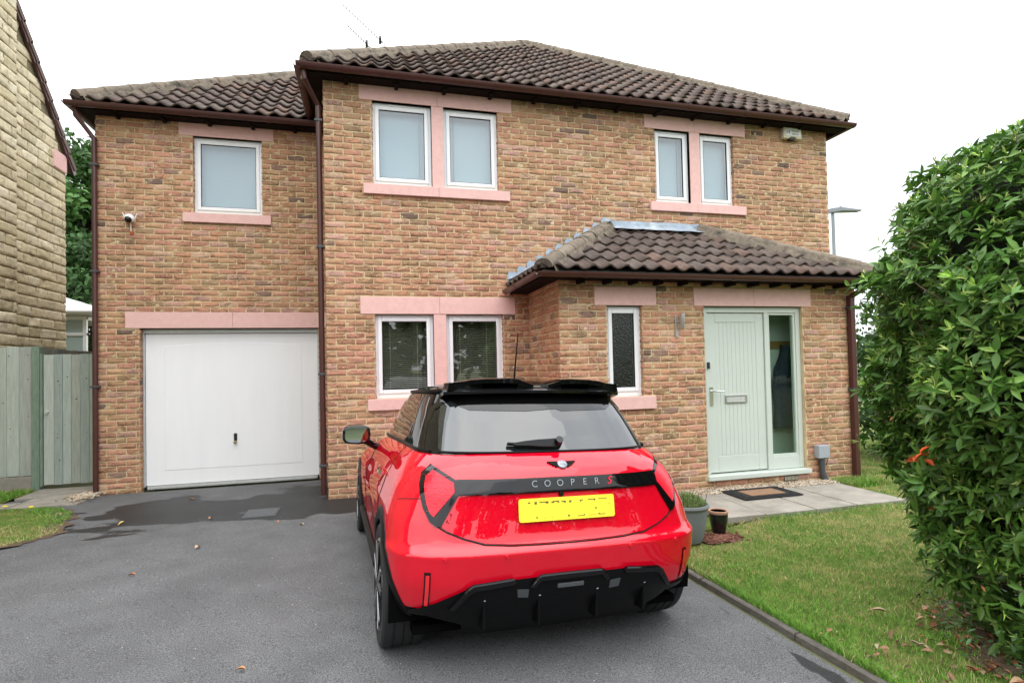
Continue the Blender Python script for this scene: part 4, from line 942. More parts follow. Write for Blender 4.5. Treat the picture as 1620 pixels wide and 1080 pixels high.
# ------------------------------------------------------------------ foliage
def leaf_template(nl=4, fold=.18, curl=.10):
    t = np.linspace(0, 1, nl + 1); w = np.sin(np.pi * np.clip(t, 0.03, .985) ** .85) * .5
    P = []
    for ti, wi in zip(t, w):
        dz = -curl * ti * ti
        P += [(-wi, ti, dz + fold * wi), (0, ti, dz), (wi, ti, dz + fold * wi)]
    F = []
    for i in range(nl):
        a = 3 * i; F += [(a, a + 1, a + 4, a + 3), (a + 1, a + 2, a + 5, a + 4)]
    return np.array(P), np.array(F)
def frames(d, up):
    d = d / np.linalg.norm(d, axis=1, keepdims=True); s = np.cross(d, up); s /= np.linalg.norm(s, axis=1, keepdims=True) + 1e-9; return s, d, np.cross(s, d)
def leaf_cloud(P, D, UPV, L, Wd, tmpl):
    """instances -> vertex array (n*k,3) and faces"""
    T, F = tmpl; s, d, n = frames(D, UPV)
    V = P[:, None, :] + (T[None, :, 0, None] * Wd[:, None, None]) * s[:, None, :] + (T[None, :, 1, None] * L[:, None, None]) * d[:, None, :] + (T[None, :, 2, None] * L[:, None, None]) * n[:, None, :]
    k = len(T); FF = (F[None] + (np.arange(len(P)) * k)[:, None, None]).reshape(-1, F.shape[1])
    return V.reshape(-1, 3), FF, k
# big evergreen shrub on the right
HC = np.array((4.30, -5.13)); HZ = [0, .3, .6, 1.0, 1.4, 1.8, 2.06, 2.35, 2.60, 2.74, 2.84, 2.90]; HR = [.70, .86, .98, 1.10, 1.18, 1.19, 1.15, 1.03, .84, .58, .28, .05]
shrub = thing('evergreen_shrub', 'tall glossy green evergreen shrub bulging over the right lawn edge', 'shrub', (HC[0], HC[1], 0))
r = np.random.default_rng(21)
NS = 6900
z = r.uniform(.03, 2.88, NS * 2); keep = r.random(NS * 2) < (np.interp(z, HZ, HR) + .15) / 1.3; z = z[keep][:NS]; NS = len(z)
# angles, favouring the side that faces the camera and lawn
th0 = math.atan2(CAM[1] - HC[1], CAM[0] - HC[0]); th = np.where(r.random(NS) < .74, th0 + r.uniform(-1.75, 1.75, NS), r.uniform(-np.pi, np.pi, NS))
lump = .05 * np.sin(th * 5 + z * 3.1) + .045 * np.sin(th * 9 - z * 5.3) + .03 * np.sin(z * 11 + th * 2)
depth = np.abs(r.normal(0, .11, NS)); bare = (z < .55) & (r.random(NS) < .35)
R = np.interp(z, HZ, HR) * (1 + lump) - depth + np.where(r.random(NS) < .05, r.uniform(.02, .12, NS), 0)
slope = np.gradient(np.interp(np.linspace(0, 2.90, 200), HZ, HR), np.linspace(0, 2.90, 200)); nzv = -np.interp(z, np.linspace(0, 2.90, 200), slope)
Nn = np.stack([np.cos(th), np.sin(th), np.clip(nzv, -.5, 2.5)], -1); Nn /= np.linalg.norm(Nn, axis=1, keepdims=True)
P0 = np.stack([HC[0] + R * np.cos(th), HC[1] + R * np.sin(th), z], -1)[~bare]; Nn = Nn[~bare]; th = th[~bare]; depth = depth[~bare]; NS = len(P0)
ax = Nn * .75 + np.array([0, 0, .55]) + r.normal(0, .38, (NS, 3)); ax /= np.linalg.norm(ax, axis=1, keepdims=True)
LP, LD, LU, LL, LW, LC = [], [], [], [], [], []
e1 = np.cross(ax, r.normal(0, 1, (NS, 3))); e1 /= np.linalg.norm(e1, axis=1, keepdims=True); e2 = np.cross(ax, e1)
young_shoot = r.random(NS) < np.where(P0[:, 2] > 1.3, .42, .24); tone_s = np.clip(r.normal(1, .26, NS), .45, 1.7)
for k in range(9):
    phi = k * 2.4 + r.normal(0, .3, NS); lev = k / 8; spread = np.where(k < 6, r.uniform(.95, 1.5, NS), r.uniform(.25, .7, NS))
    d = ax * np.cos(spread)[:, None] + (e1 * np.cos(phi)[:, None] + e2 * np.sin(phi)[:, None]) * np.sin(spread)[:, None]
    d[:, 2] -= .10 * (spread > .8)
    tip = k >= 6
    sel = np.ones(NS, bool) if not tip else young_shoot
    L = np.where(tip, r.uniform(.022, .052, NS), r.uniform(.050, .086, NS)); W_ = L * np.where(tip, .20, r.uniform(.30, .40, NS))
    base = P0 + ax * (lev * .055 - .03)[..., None] if np.ndim(lev) else P0 + ax * (lev * .055 - .03)
    young = np.clip(r.normal(.10, .10, NS) + .25 * young_shoot * (k > 3), 0, 1)
    mature = np.array((.060, .148, .024)); fresh = np.array((.22, .37, .055)); tipc = np.array((.42, .50, .16))
    c = mature * (1 - young[:, None]) + fresh * young[:, None]
    if tip: c = np.where((r.random(NS) < .6)[:, None], tipc, fresh * 1.25)
    c = c * tone_s[:, None] * r.uniform(.78, 1.25, (NS, 1))
    upv = ax + r.normal(0, .45, (NS, 3))
    for lst, a in zip((LP, LD, LU, LL, LW, LC), (base, d, upv, L, W_, c)): lst.append(a[sel])
LP, LD, LU, LL, LW, LC = (np.concatenate(q) for q in (LP, LD, LU, LL, LW, LC))
lp = project(LP); facing = ((CAM - LP) * np.stack([LP[:, 0] - HC[0], LP[:, 1] - HC[1], np.zeros(len(LP))], -1)).sum(1) > 0
score = np.where(facing & (lp[:, 0] < 1612) & (lp[:, 0] > 1380) & (lp[:, 1] < 1070) & (LL > .062) & (np.hypot(LP[:, 0] - HC[0], LP[:, 1] - HC[1]) > np.interp(LP[:, 2], HZ, HR) - .05), lp[:, 2], 1e9)
near = np.argsort(score)[:296]; rest = np.setdiff1d(np.arange(len(LP)), near)
LT = leaf_template()
V, F, k = leaf_cloud(LP[rest], LD[rest], LU[rest], LL[rest], LW[rest], LT)
link('foliage', mesh_np('foliage', V, [F], np.repeat(LC[rest], k, 0), smooth=True), M['leaf'], shrub, kind='stuff')
lpool = []
for i in range(20):
    T, F = LT; c = LC[near[i * 7]]; me = mesh_np('leaf', T + r.normal(0, .008, T.shape), [F], np.tile(c, (len(T), 1)), smooth=True); me.materials.append(M['leaf']); lpool.append(me)
S_, D_, N_ = frames(LD[near], LU[near])
for i, q in enumerate(near):
    o = link('leaf', lpool[i % 20], M['leaf'], shrub); mm = Matrix.Identity(4)
    for a in range(3): mm[a][0] = S_[i][a] * LW[q]; mm[a][1] = D_[i][a] * LL[q]; mm[a][2] = N_[i][a] * LL[q]; mm[a][3] = LP[q][a]
    o.matrix_basis = mm
# inner mass, stems and twigs
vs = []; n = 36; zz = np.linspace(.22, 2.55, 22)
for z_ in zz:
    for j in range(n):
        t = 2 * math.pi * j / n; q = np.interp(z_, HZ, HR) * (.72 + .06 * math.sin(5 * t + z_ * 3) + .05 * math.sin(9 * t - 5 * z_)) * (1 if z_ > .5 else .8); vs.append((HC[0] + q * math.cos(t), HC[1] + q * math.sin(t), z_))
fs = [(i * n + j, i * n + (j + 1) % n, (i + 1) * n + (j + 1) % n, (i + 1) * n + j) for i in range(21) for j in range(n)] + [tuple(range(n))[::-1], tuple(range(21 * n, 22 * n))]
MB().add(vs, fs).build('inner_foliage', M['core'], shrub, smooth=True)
mb = MB()
for i in range(14):
    t = r.uniform(0, 6.28); q = r.uniform(.05, .3); a = (HC[0] + q * math.cos(t), HC[1] + q * math.sin(t), -.05); w = r.uniform(.35, .8)
    mb.tube([a, (HC[0] + (q + w * .4) * math.cos(t), HC[1] + (q + w * .4) * math.sin(t), .6), (HC[0] + (q + w) * math.cos(t), HC[1] + (q + w) * math.sin(t), 1.6)], [.024, .017, .007], 6)
mb.build('stems', M['bark'], shrub)
tw = MB(); sel = r.choice(NS, 700, replace=False)
for i in sel: tw.tube([P0[i] - ax[i] * .22 - Nn[i] * .08, P0[i] - ax[i] * .06, P0[i] + ax[i] * .03], [.0035, .0028, .0015], 4, cap=False)
tw.build('twigs', M['twig'], shrub, kind='stuff', fix=False)
# a few dead orange leaves caught in the shrub
def dead(n, fn, name, parent, Lr=(.04, .08), tones=((.42, .10, .02), (.36, .16, .05), (.48, .22, .09))):
    P = np.array([fn() for _ in range(n)]); D = r.normal(0, 1, (n, 3)); D[:, 2] *= .35; U = r.normal(0, .4, (n, 3)) + [0, 0, 1]
    L = r.uniform(*Lr, n); V, F, k = leaf_cloud(P, D, U, L, L * r.uniform(.3, .5, n), leaf_template(4, .35, .25)); C = np.array(tones)[r.integers(len(tones), size=n)] * r.uniform(.6, 1.2, (n, 1))
    return link(name, mesh_np(name, V, [F], np.repeat(C, k, 0), smooth=True), M['deadleaf'], parent, kind='stuff')
def surf(): 
    t = th0 + r.uniform(-1.2, 1.3); z_ = r.choice((r.uniform(.3, .9), r.uniform(.9, 2.2)), p=(.7, .3)); q = np.interp(z_, HZ, HR) - .03; return (HC[0] + q * math.cos(t), HC[1] + q * math.sin(t), z_)
dead(26, surf, 'dead_leaves', shrub)
# a cluster of scorched leaves seen in the photograph
c0 = np.array([HC[0] + 1.12 * math.cos(th0 - .78), HC[1] + 1.12 * math.sin(th0 - .78), 1.02])
dead(9, lambda: c0 + r.normal(0, .02, 3), 'scorched_leaves', shrub, (.05, .075), ((.62, .09, .015), (.55, .12, .02)))

def cluster_tree(name, label, x, y, h, crown, trunk, n, leaf, col, seed, group=None, parent_kind='tree', gaps=.0, nclump=40, base_z=None, mat_='treeleaf', cat='tree'):
    """crown = (cx offset, cy offset, z centre, rx, ry, rz); leaves gathered in clumps through the crown's volume"""
    q = np.random.default_rng(seed); t = thing(name, label, cat, (x, y, 0), group)
    cx, cy, cz, rx, ry, rz_ = crown
    d = q.normal(0, 1, (nclump, 3)); d /= np.linalg.norm(d, axis=1, keepdims=True); rad = q.uniform(.45, 1.0, nclump) ** .6; C = d * rad[:, None] * [rx, ry, rz_] + [x + cx, y + cy, cz]
    per = n // nclump; off = q.normal(0, 1, (nclump, per, 3)); off /= np.linalg.norm(off, axis=2, keepdims=True); sz = q.uniform(.22, .42, (nclump, 1, 1)) * min(rx, rz_)
    P = (C[:, None] + off * sz * q.uniform(.5, 1.05, (nclump, per, 1)) * [1, 1, .75]).reshape(-1, 3); N0 = off.reshape(-1, 3)
    D = q.normal(0, 1, P.shape) + N0 * .4; D[:, 2] -= .35; U = N0 + q.normal(0, .5, P.shape) + [0, 0, .4]
    L = q.uniform(.75, 1.3, len(P)) * leaf; V, F, k = leaf_cloud(P, D, U, L, L * .62, leaf_template(2, .2, .2))
    tn = np.repeat(q.uniform(.7, 1.35, nclump), per)[:, None] * q.uniform(.7, 1.3, (len(P), 1)); Cc = np.array(col) * tn * (1 + q.normal(0, .06, (len(P), 3)))
    crown_o = link('crown', mesh_np('crown', V, [F], np.repeat(np.clip(Cc, 0, 1), k, 0), smooth=True), M[mat_], t, kind='stuff')
    mb = MB(); top = np.array([x + cx * .6, y + cy * .6, cz])
    if trunk > 0:
        mb.tube([(x, y, -.1), (x + cx * .2, y + cy * .2, cz * .5), top], [trunk, trunk * .75, trunk * .4], 10)
        mb.build('trunk', M['bark'], t, smooth=True); mb = MB()
        for c in C[::2]: st_ = np.array([x + cx * .3, y + cy * .3, cz * q.uniform(.45, .9)]); mb.tube([st_, (st_ + c) / 2 + [0, 0, .15], c], [trunk * .3, trunk * .2, trunk * .06], 5, cap=False)
        mb.build('limbs', M['bark'], t, smooth=True)
    return t
cluster_tree('garden_tree', 'tall leafy tree rising between the stone house and the garage wing', -8.6, 14.2, 9.6, (-.7, 0, 6.5, 3.0, 3.0, 3.2), .22, 34000, .20, (.055, .13, .026), 31, nclump=110)
cluster_tree('garden_tree', 'lower dark leafy tree beside the conservatory roof', -7.4, 11.6, 5.0, (.3, 0, 3.4, 1.9, 1.9, 2.1), .12, 18000, .15, (.038, .09, .022), 32, nclump=70)
cluster_tree('flowering_shrub', 'small shrub with orange yellow leaves right of the conservatory', -5.0, 7.9, 2.0, (0, 0, 1.45, .42, .42, .62), .03, 1500, .07, (.55, .33, .03), 33, nclump=18, cat='shrub', mat_='orange_bloom')
cluster_tree('garden_shrub', 'dark green shrub between the porch corner and big evergreen', 8.6, -.2, 2.6, (0, 0, 1.25, .9, .9, 1.3), .05, 6000, .09, (.045, .11, .03), 34, nclump=40, cat='shrub')
# trees across the road behind the camera: they are what the low windows and the paint reflect
q = np.random.default_rng(44); V = []; F = []; C = []; kk = 0
for i in range(46):
    x = -44 + i * 2.1 + q.normal(0, .8); y = -25 + q.normal(0, 2); h = q.uniform(5.0, 8.0) * (1.25 if i % 7 in (2, 3) else .85)
    d = q.normal(0, 1, (420, 3)); d /= np.linalg.norm(d, axis=1, keepdims=True); P = d * (q.uniform(.5, 1, (420, 1)) ** .5) * [2.0, 1.6, h * .45] + [x, y, h * .58]
    v, f, k = leaf_cloud(P, q.normal(0, 1, P.shape), d + q.normal(0, .5, d.shape), q.uniform(.5, .9, 420), q.uniform(.4, .7, 420), leaf_template(2, .1, .1)); V.append(v); F.append(f + kk); kk += len(v); C.append(np.repeat(np.array((.06, .115, .03)) * q.uniform(.6, 1.3, (420, 1)), k, 0))
link('far_treeline', mesh_np('far_treeline', np.concatenate(V), [np.concatenate(F)], np.concatenate(C)), M['treeleaf'], kind='stuff')
# street lamp
sl_ = thing('street_lamp', 'grey street lamp with flat lantern behind the right of the house', 'street lamp', (15.6, 8, 0))
mb = MB(); mb.tube([(15.6, 8, -.1), (15.6, 8, 1.6), (15.61, 8, 1.65), (15.62, 8, 6.45)], [.085, .085, .06, .055], 12); mb.build('pole', M['lamp_grey'], sl_, smooth=True)
mb = MB(); mb.add([(15.50, 7.9, 6.44), (15.50, 8.1, 6.44), (15.50, 8.1, 6.60), (15.50, 7.9, 6.60), (15.85, 7.84, 6.50), (15.85, 8.16, 6.50), (15.85, 8.16, 6.64), (15.85, 7.84, 6.64), (16.72, 7.88, 6.55), (16.72, 8.12, 6.55), (16.72, 8.12, 6.61), (16.72, 7.88, 6.61)],
    [(0, 1, 2, 3), (0, 4, 5, 1), (1, 5, 6, 2), (2, 6, 7, 3), (3, 7, 4, 0), (4, 8, 9, 5), (5, 9, 10, 6), (6, 10, 11, 7), (7, 11, 8, 4), (8, 11, 10, 9)]); ln = mb.build('lantern', M['lamp_grey'], sl_, bevel=.02)
MB().lathe([(0, .07), (.05, .06), (.055, 0)], (15.95, 8, 6.63), 12).build('sensor', M['darkgrey'], ln)

# ------------------------------------------------------------------ grass, gravel, litter
def blades(name, n, sampler, hmin, hmax, zf, seed, width=.0036, dense=None):
    q = np.random.default_rng(seed); x, y = sampler(q, n); n = len(x)
    pt = .35 + 1.2 * np.sin(x * 2.3 + 1.7) * np.sin(y * 2.9 + .6) + .9 * np.sin(x * 5.1 + y * 3.7) * np.sin(y * 6.1 - x * 2.2) + .6 * np.sin(x * 11 - y * 7) * np.sin(y * 13 + x * 5) + q.normal(0, .35, n)
    dry = np.clip(.5 - .42 * pt, 0, 1) * np.where(x > 2, np.clip(.45 + .35 * (y + 4.4), .25, 1.05), 1.35)
    dryspot = np.exp(-(((x - 4.9) / .75) ** 2 + ((y + 3.05) / .38) ** 2)) + np.exp(-(((x - 3.55) / .55) ** 2 + ((y + 2.55) / .35) ** 2)); dry = np.clip(dry * .85 + .65 * dryspot, 0, 1)
    h = q.uniform(hmin, hmax, n) * (1 - .35 * dry); z = zf(x, y); a = q.uniform(0, 2 * np.pi, n); lean = q.uniform(.15, 1.1, n) * h; la = q.uniform(0, 2 * np.pi, n)
    wv = np.stack([np.cos(a), np.sin(a), np.zeros(n)], -1) * (q.uniform(.6, 1.3, n) * width)[:, None] / 2; B = np.stack([x, y, z - .004], -1)
    mid = B + np.stack([np.cos(la) * lean * .35, np.sin(la) * lean * .35, h * .62], -1); tip = B + np.stack([np.cos(la) * lean, np.sin(la) * lean, h], -1)
    V = np.stack([B - wv, B + wv, mid - wv * .7, mid + wv * .7, tip], 1).reshape(-1, 3); o = np.arange(n)[:, None] * 5
    gr = np.array((.10, .25, .028)); gr2 = np.array((.18, .325, .05)); st_ = np.array((.48, .41, .19)); mixg = q.random((n, 1)); c = (gr * mixg + gr2 * (1 - mixg)); isd = q.random(n)[:, None] < dry[:, None] * .74
    c = np.where(isd, st_ * q.uniform(.6, 1.2, (n, 1)), c * q.uniform(.7, 1.3, (n, 1)))
    return link(name, mesh_np(name, V, [o + np.array([[0, 1, 3, 2]]), o + np.array([[2, 3, 4]])], np.repeat(c, 5, 0)), M['grass'], kind='stuff')
def in_shrub(x, y): return (x - HC[0]) ** 2 + (y - HC[1]) ** 2 < (.84 + .06 * np.sin(7 * np.arctan2(y - HC[1], x - HC[0]))) ** 2
def samp_right(q, n):
    u = q.random(n) ** .8; y = -5.6 + (3.27) * q.random(n); x = KERB_X + .015 + 5.2 * q.random(n) ** 1.25
    pots = ((x - 3.45) / .42) ** 2 + ((y + 2.62) / .22) ** 2 < 1
    k = ~in_shrub(x, y) & ~(pots & (q.random(n) < .85)); return x[k], y[k]
grass = blades('grass', 120000, samp_right, .016, .042, lambda x, y: gh(x, y) + .012 + .012 * np.sin(x * 5.1 + y * 3) * np.sin(y * 4.3), 50)
def samp_side(q, n): return 6.1 + 4 * q.random(n), -2.3 + 4 * q.random(n)
blades('grass', 9000, samp_side, .03, .07, lambda x, y: gh(x, y), 51, .006)
def samp_left(q, n):
    y = -1.4 + 2.1 * q.random(n); x = np.array([left_edge(v) for v in y]) - 1.9 * q.random(n) ** 1.2 + .03; return x, y
blades('grass', 26000, samp_left, .012, .030, lambda x, y: gh(x, y) + .015, 52, .005)
def samp_strip(q, n): return -5.4 + 1.52 * q.random(n), 1.08 + .80 * q.random(n)
blades('grass', 9000, samp_strip, .03, .08, lambda x, y: gh(x, y) + .015, 53, .006)
def samp_edge(q, n):      # tufts along the kerb and slab joints
    y = -5.2 + 3.0 * q.random(n); return KERB_X + .012 + .04 * q.random(n), y
blades('grass', 5000, samp_edge, .03, .06, lambda x, y: gh(x, y) + .02, 54)
def samp_pipe(q, n): return 6.05 + .62 * q.random(n), -1.62 + .40 * q.random(n)
blades('grass', 2600, samp_pipe, .04, .11, lambda x, y: gh(x, y), 55, .005)

def pebbles(name, n, fn, r0, r1, seed, parent=None, tones=((.46, .40, .31), (.40, .32, .22), (.52, .48, .40), (.33, .24, .16), (.45, .36, .28))):
    q = np.random.default_rng(seed); bm = bmesh.new(); bmesh.ops.create_icosphere(bm, subdivisions=1, radius=1); T = np.array([v.co[:] for v in bm.verts]); F = np.array([[v.index for v in f.verts] for f in bm.faces]); bm.free()
    P = np.array([fn(q) for _ in range(n)]); s = q.uniform(r0, r1, (n, 1, 1)) * q.uniform(.6, 1.3, (n, 1, 3)) * [1, 1, .7]
    V = (P[:, None] + T[None] * s * (1 + q.normal(0, .1, (n, len(T), 1)))).reshape(-1, 3); k = len(T); FF = (F[None] + (np.arange(n) * k)[:, None, None]).reshape(-1, 3)
    C = np.array(tones)[q.integers(len(tones), size=n)] * q.uniform(.75, 1.2, (n, 1)); return link(name, mesh_np(name, V, [FF], np.repeat(C, k, 0)), M['gravel'], parent, kind='stuff')
pebbles('gravel', 2300, lambda q: (q.uniform(3.7, 6.05), q.uniform(-1.44, -1.19), .022 + q.uniform(0, .018)), .008, .018, 60)
pebbles('gravel', 420, lambda q: (-3.0 + q.normal(0, .07), 1.16 + q.normal(0, .13), .035 + q.uniform(0, .012)), .008, .02, 61)
pebbles('gravel', 700, lambda q: (q.uniform(-7, 2.7), q.uniform(-6.2, 1.2), 0.0) if False else ((lambda x, y: (x, y, float(gh(x, y)) + .001))(q.uniform(-2.6, 2.7), q.uniform(-5.5, 1.2))), .0015, .004, 62)
bed = [(HC[0], HC[1], float(gh(*HC)) + .03)]; nb2 = 40
for rr_ in (.5, .93):
    for i in range(nb2):
        t = 2 * math.pi * i / nb2; q_ = rr_ * random.uniform(.93, 1.07); x, y = max(HC[0] + q_ * math.cos(t), KERB_X + .05), HC[1] + q_ * math.sin(t); bed.append((x, y, float(gh(x, y)) + (.035 if rr_ < .6 else .017)))
MB().add(bed, [(0, 1 + i, 1 + (i + 1) % nb2) for i in range(nb2)] + [(1 + i, 1 + nb2 + i, 1 + nb2 + (i + 1) % nb2, 1 + (i + 1) % nb2) for i in range(nb2)]).build('shrub_bed', M['soil'], kind='structure', smooth=True)
# litter of dry leaves under the shrub, and single leaves on the drive and lawn
def lit():
    t = th0 + r.uniform(-1.6, 1.2); q = r.uniform(.50, 1.06); x, y = HC[0] + q * math.cos(t), HC[1] + q * math.sin(t); x = max(x, KERB_X + .07); return (x, y, float(gh(x, y)) + .02 + r.uniform(0, .02))
dead(520, lit, 'leaf_litter', None, (.03, .075), ((.26, .10, .04), (.34, .16, .08), (.17, .08, .04), (.40, .26, .15), (.32, .10, .035)))
def lit2():
    return (KERB_X + .06 + abs(r.normal(0, .25)), -5.1 + r.normal(0, .35), .035)
dead(110, lit2, 'wood_chippings', None, (.02, .06), ((.26, .14, .08), (.38, .28, .19), (.20, .11, .06)))
# low ivy-like shoots at the shrub's foot
n = 900; t = th0 + r.uniform(-1.3, 1.2, n); qd = r.uniform(.45, .98, n); P = np.stack([HC[0] + qd * np.cos(t), HC[1] + qd * np.sin(t), .03 + r.uniform(0, .14, n)], -1); P[:, 0] = np.maximum(P[:, 0], KERB_X + .1)
V, F, k = leaf_cloud(P, r.normal(0, 1, (n, 3)) * [1, 1, .5], r.normal(0, .4, (n, 3)) + [0, 0, 1], r.uniform(.02, .05, n), r.uniform(.012, .026, n), leaf_template(3)); link('ground_cover', mesh_np('ground_cover', V, [F], np.repeat(np.array((.07, .15, .05)) * r.uniform(.6, 1.4, (n, 1)), k, 0), smooth=True), M['leaf'], kind='stuff')
leaf_lab = [((-.96, -1.75), 'pale curled dry leaf lying mid drive left of the car', (.50, .36, .24)), ((-1.18, -2.37), 'small orange dry leaf on the left of the drive', (.50, .20, .07)), ((-.12, -4.02), 'brown dry leaf on the tarmac at the bottom of the picture', (.42, .20, .08)),
            ((-1.65, .55), 'large orange brown leaf in the damp strip by the garage door', (.55, .25, .09)), ((-1.17, -.51), 'brown leaf on the drive below the damp patch left of the grate', (.42, .22, .10)), ((-.17, -1.09), 'tiny pale leaf on the drive between the grate and car', (.5, .42, .3)),
            ((-2.0, -.35), 'small yellow leaf near the left edge of the damp patch', (.55, .42, .12)), ((-.45, -.86), 'small orange leaf just below the drive grate', (.45, .18, .06))]
for (p, lab, c) in leaf_lab:
    L = random.uniform(.045, .075); T, F = leaf_template(4, .5, .3); V, F, k = leaf_cloud(np.array([[p[0], p[1], float(gh(*p)) + .012]]), np.array([[random.uniform(-1, 1), random.uniform(-1, 1), .12]]), np.array([[.2, .1, 1.]]), np.array([L]), np.array([L * .5]), (T, F))
    tag(link('fallen_leaf', mesh_np('fallen_leaf', V, [F], np.tile(c, (len(V), 1)), smooth=True), M['deadleaf']), lab, 'leaf', 'fallen leaves on the drive')
dl = dead(1, lambda: (3.40 + r.normal(0, .02), -4.36 + r.normal(0, .02), .05), 'fallen_leaf', None, (.06, .09), ((.52, .36, .24),)); del dl['kind']
tag(dl, 'pale tan curled leaf lying on the lawn near the shrub foot', 'leaf')
for (x, y, lab) in ((-3.55, .60, 'yellow dandelion flower at the far left edge of the left lawn'), (-3.23, .46, 'yellow dandelion flower in the left lawn near the slab path')):
    f = thing('dandelion', lab, 'flower', (x, y, float(gh(x, y))), 'dandelions in the left lawn'); zf = float(gh(x, y)) + .075
    mb = MB(); mb.lathe([(0, .012), (.016, .010), (.026, .004), (.022, -.004), (0, -.008)], (x, y, zf), 12); o = mb.build('flower_head', mat('dandelion_yellow', (.80, .62, .02), .7), f)
    MB().tube([(x, y, zf - .08), (x, y, zf - .004)], .003, 5).build('stem', M['wood_post'], f)

# ------------------------------------------------------------------ things on the ground by the door
dm = thing('doormat', 'black rubber edged doormat with brown centre in front of the door', 'doormat', (4.78, -1.60, .04))
MB().box(4.40, 5.15, -1.83, -1.39, .039, .052).build('border', M['matrubber'], dm, bevel=.006)
MB().box(4.55, 5.0, -1.73, -1.49, .053, .058).build('coir_centre', M['coir'], dm)
mb = MB()
for i in range(24):
    x = 4.43 + .69 * i / 23
    for y in (-1.805, -1.765, -1.455, -1.415): mb.box(x - .009, x + .009, y - .011, y + .011, .0525, .056)
for y in np.linspace(-1.73, -1.49, 8):
    for x in (4.43, 4.475, 5.075, 5.12): mb.box(x - .012, x + .012, y - .010, y + .010, .0525, .056)
mb.build('rubber_studs', M['matrubber'], dm)
def pot(name, label, x, y, prof, m_, soil_z, soil_m):
    p = thing(name, label, 'plant pot', (x, y, 0)); mb = MB(); mb.lathe(prof, (x, y, .0), 40); mb.build('vessel', m_, p, smooth=True)
    rr = np.interp(soil_z, [q[1] for q in prof[:4]], [q[0] for q in prof[:4]]) - .012
    mb = MB(); vs = [(x, y, soil_z + .01)] + [(x + rr * math.cos(t), y + rr * math.sin(t), soil_z + random.uniform(-.004, .006)) for t in np.linspace(0, 2 * math.pi, 25)[:-1]]
    mb.add(vs, [(0, i + 1, (i + 1) % 24 + 1) for i in range(24)]).build('compost', soil_m, p); return p
gp = pot('plant_pot', 'large grey pot of low green herbs beside the red car', 3.17, -2.64, [(.125, -.02), (.14, .02), (.165, .15), (.178, .262), (.186, .268), (.196, .285), (.192, .305), (.182, .306), (.172, .288), (.165, .20)], M['grey_pot'], .272, M['soil'])
n = 2600; a = r.uniform(0, 6.28, n); q = .165 * np.sqrt(r.random(n)); hh = r.uniform(.0, .11, n) * (1 - (q / .2) ** 2) + .01
P = np.stack([3.17 + q * np.cos(a), -2.64 + q * np.sin(a), .275 + hh], -1); V, F, k = leaf_cloud(P, r.normal(0, .6, (n, 3)) + [0, 0, .9], r.normal(0, 1, (n, 3)), r.uniform(.010, .026, n), r.uniform(.004, .008, n), leaf_template(2))
link('herb_foliage', mesh_np('herb_foliage', V, [F], np.repeat(np.array((.14, .21, .06)) * r.uniform(.6, 1.5, (n, 1)), k, 0)), M['leaf'], gp, kind='stuff')
mb = MB()
for i in range(46): a_ = random.uniform(0, 6.28); q_ = .17 * math.sqrt(random.random()); mb.tube([(3.17 + q_ * math.cos(a_), -2.64 + q_ * math.sin(a_), .27), (3.17 + q_ * 1.25 * math.cos(a_), -2.64 + q_ * 1.25 * math.sin(a_), .27 + random.uniform(.05, .16))], .0016, 4, cap=False)
mb.build('herb_stems', M['twig'], gp, kind='stuff')
bp_ = pot('plant_pot', 'small black glazed pot with terracotta rim beside the grey pot', 3.56, -2.54, [(.058, -.02), (.066, .02), (.080, .09), (.083, .150), (.079, .176), (.070, .176), (.072, .150), (.074, .12)], M['black_pot'], .15, M['gravel'])
mb = MB(); mb.lathe([(.0835, .158), (.086, .166), (.085, .182), (.076, .184), (.070, .176)], (3.56, -2.54, 0), 40); mb.build('rim', M['terracotta'], bp_, smooth=True)
col_attr(bp_.children[1].data, lambda v: (.62, .56, .50))
mu = MB(); vs = [(3.42, -2.62, float(gh(3.42, -2.62)) + .03)] + [(3.47 + .25 * math.cos(t) * random.uniform(.8, 1.1), -2.65 + .15 * math.sin(t) * random.uniform(.8, 1.1), float(gh(3.45, -2.66)) + .024) for t in np.linspace(0, 2 * math.pi, 29)[:-1]]
mo = mu.add(vs, [(0, i + 1, (i + 1) % 28 + 1) for i in range(28)]).build('bark_mulch', M['mulch'], kind='stuff')
pebbles('bark_chips', 500, lambda q: (3.47 + .21 * q.normal(0, .5), -2.65 + .13 * q.normal(0, .5), float(gh(3.45, -2.66)) + .03), .006, .014, 66, None, ((.17, .07, .045), (.22, .10, .07), (.12, .05, .035)))
# drainage grate in the tarmac
gr = thing('drain_cover', 'small square grey drain cover set in the tarmac before the garage', 'drain cover', (-.68, -.38, 0)); zc = float(gh(-.68, -.38)) + .004
MB().box(-.845, -.505, -.57, -.20, zc - .03, zc + .004).build('frame', M['darkgrey'], gr, bevel=.003); MB().box(-.825, -.525, -.55, -.22, zc, zc + .008).build('plate', mat('grey_iron', (.075, .08, .085), .6, var=.2, bump=.4, bscale=80), gr, bevel=.003)

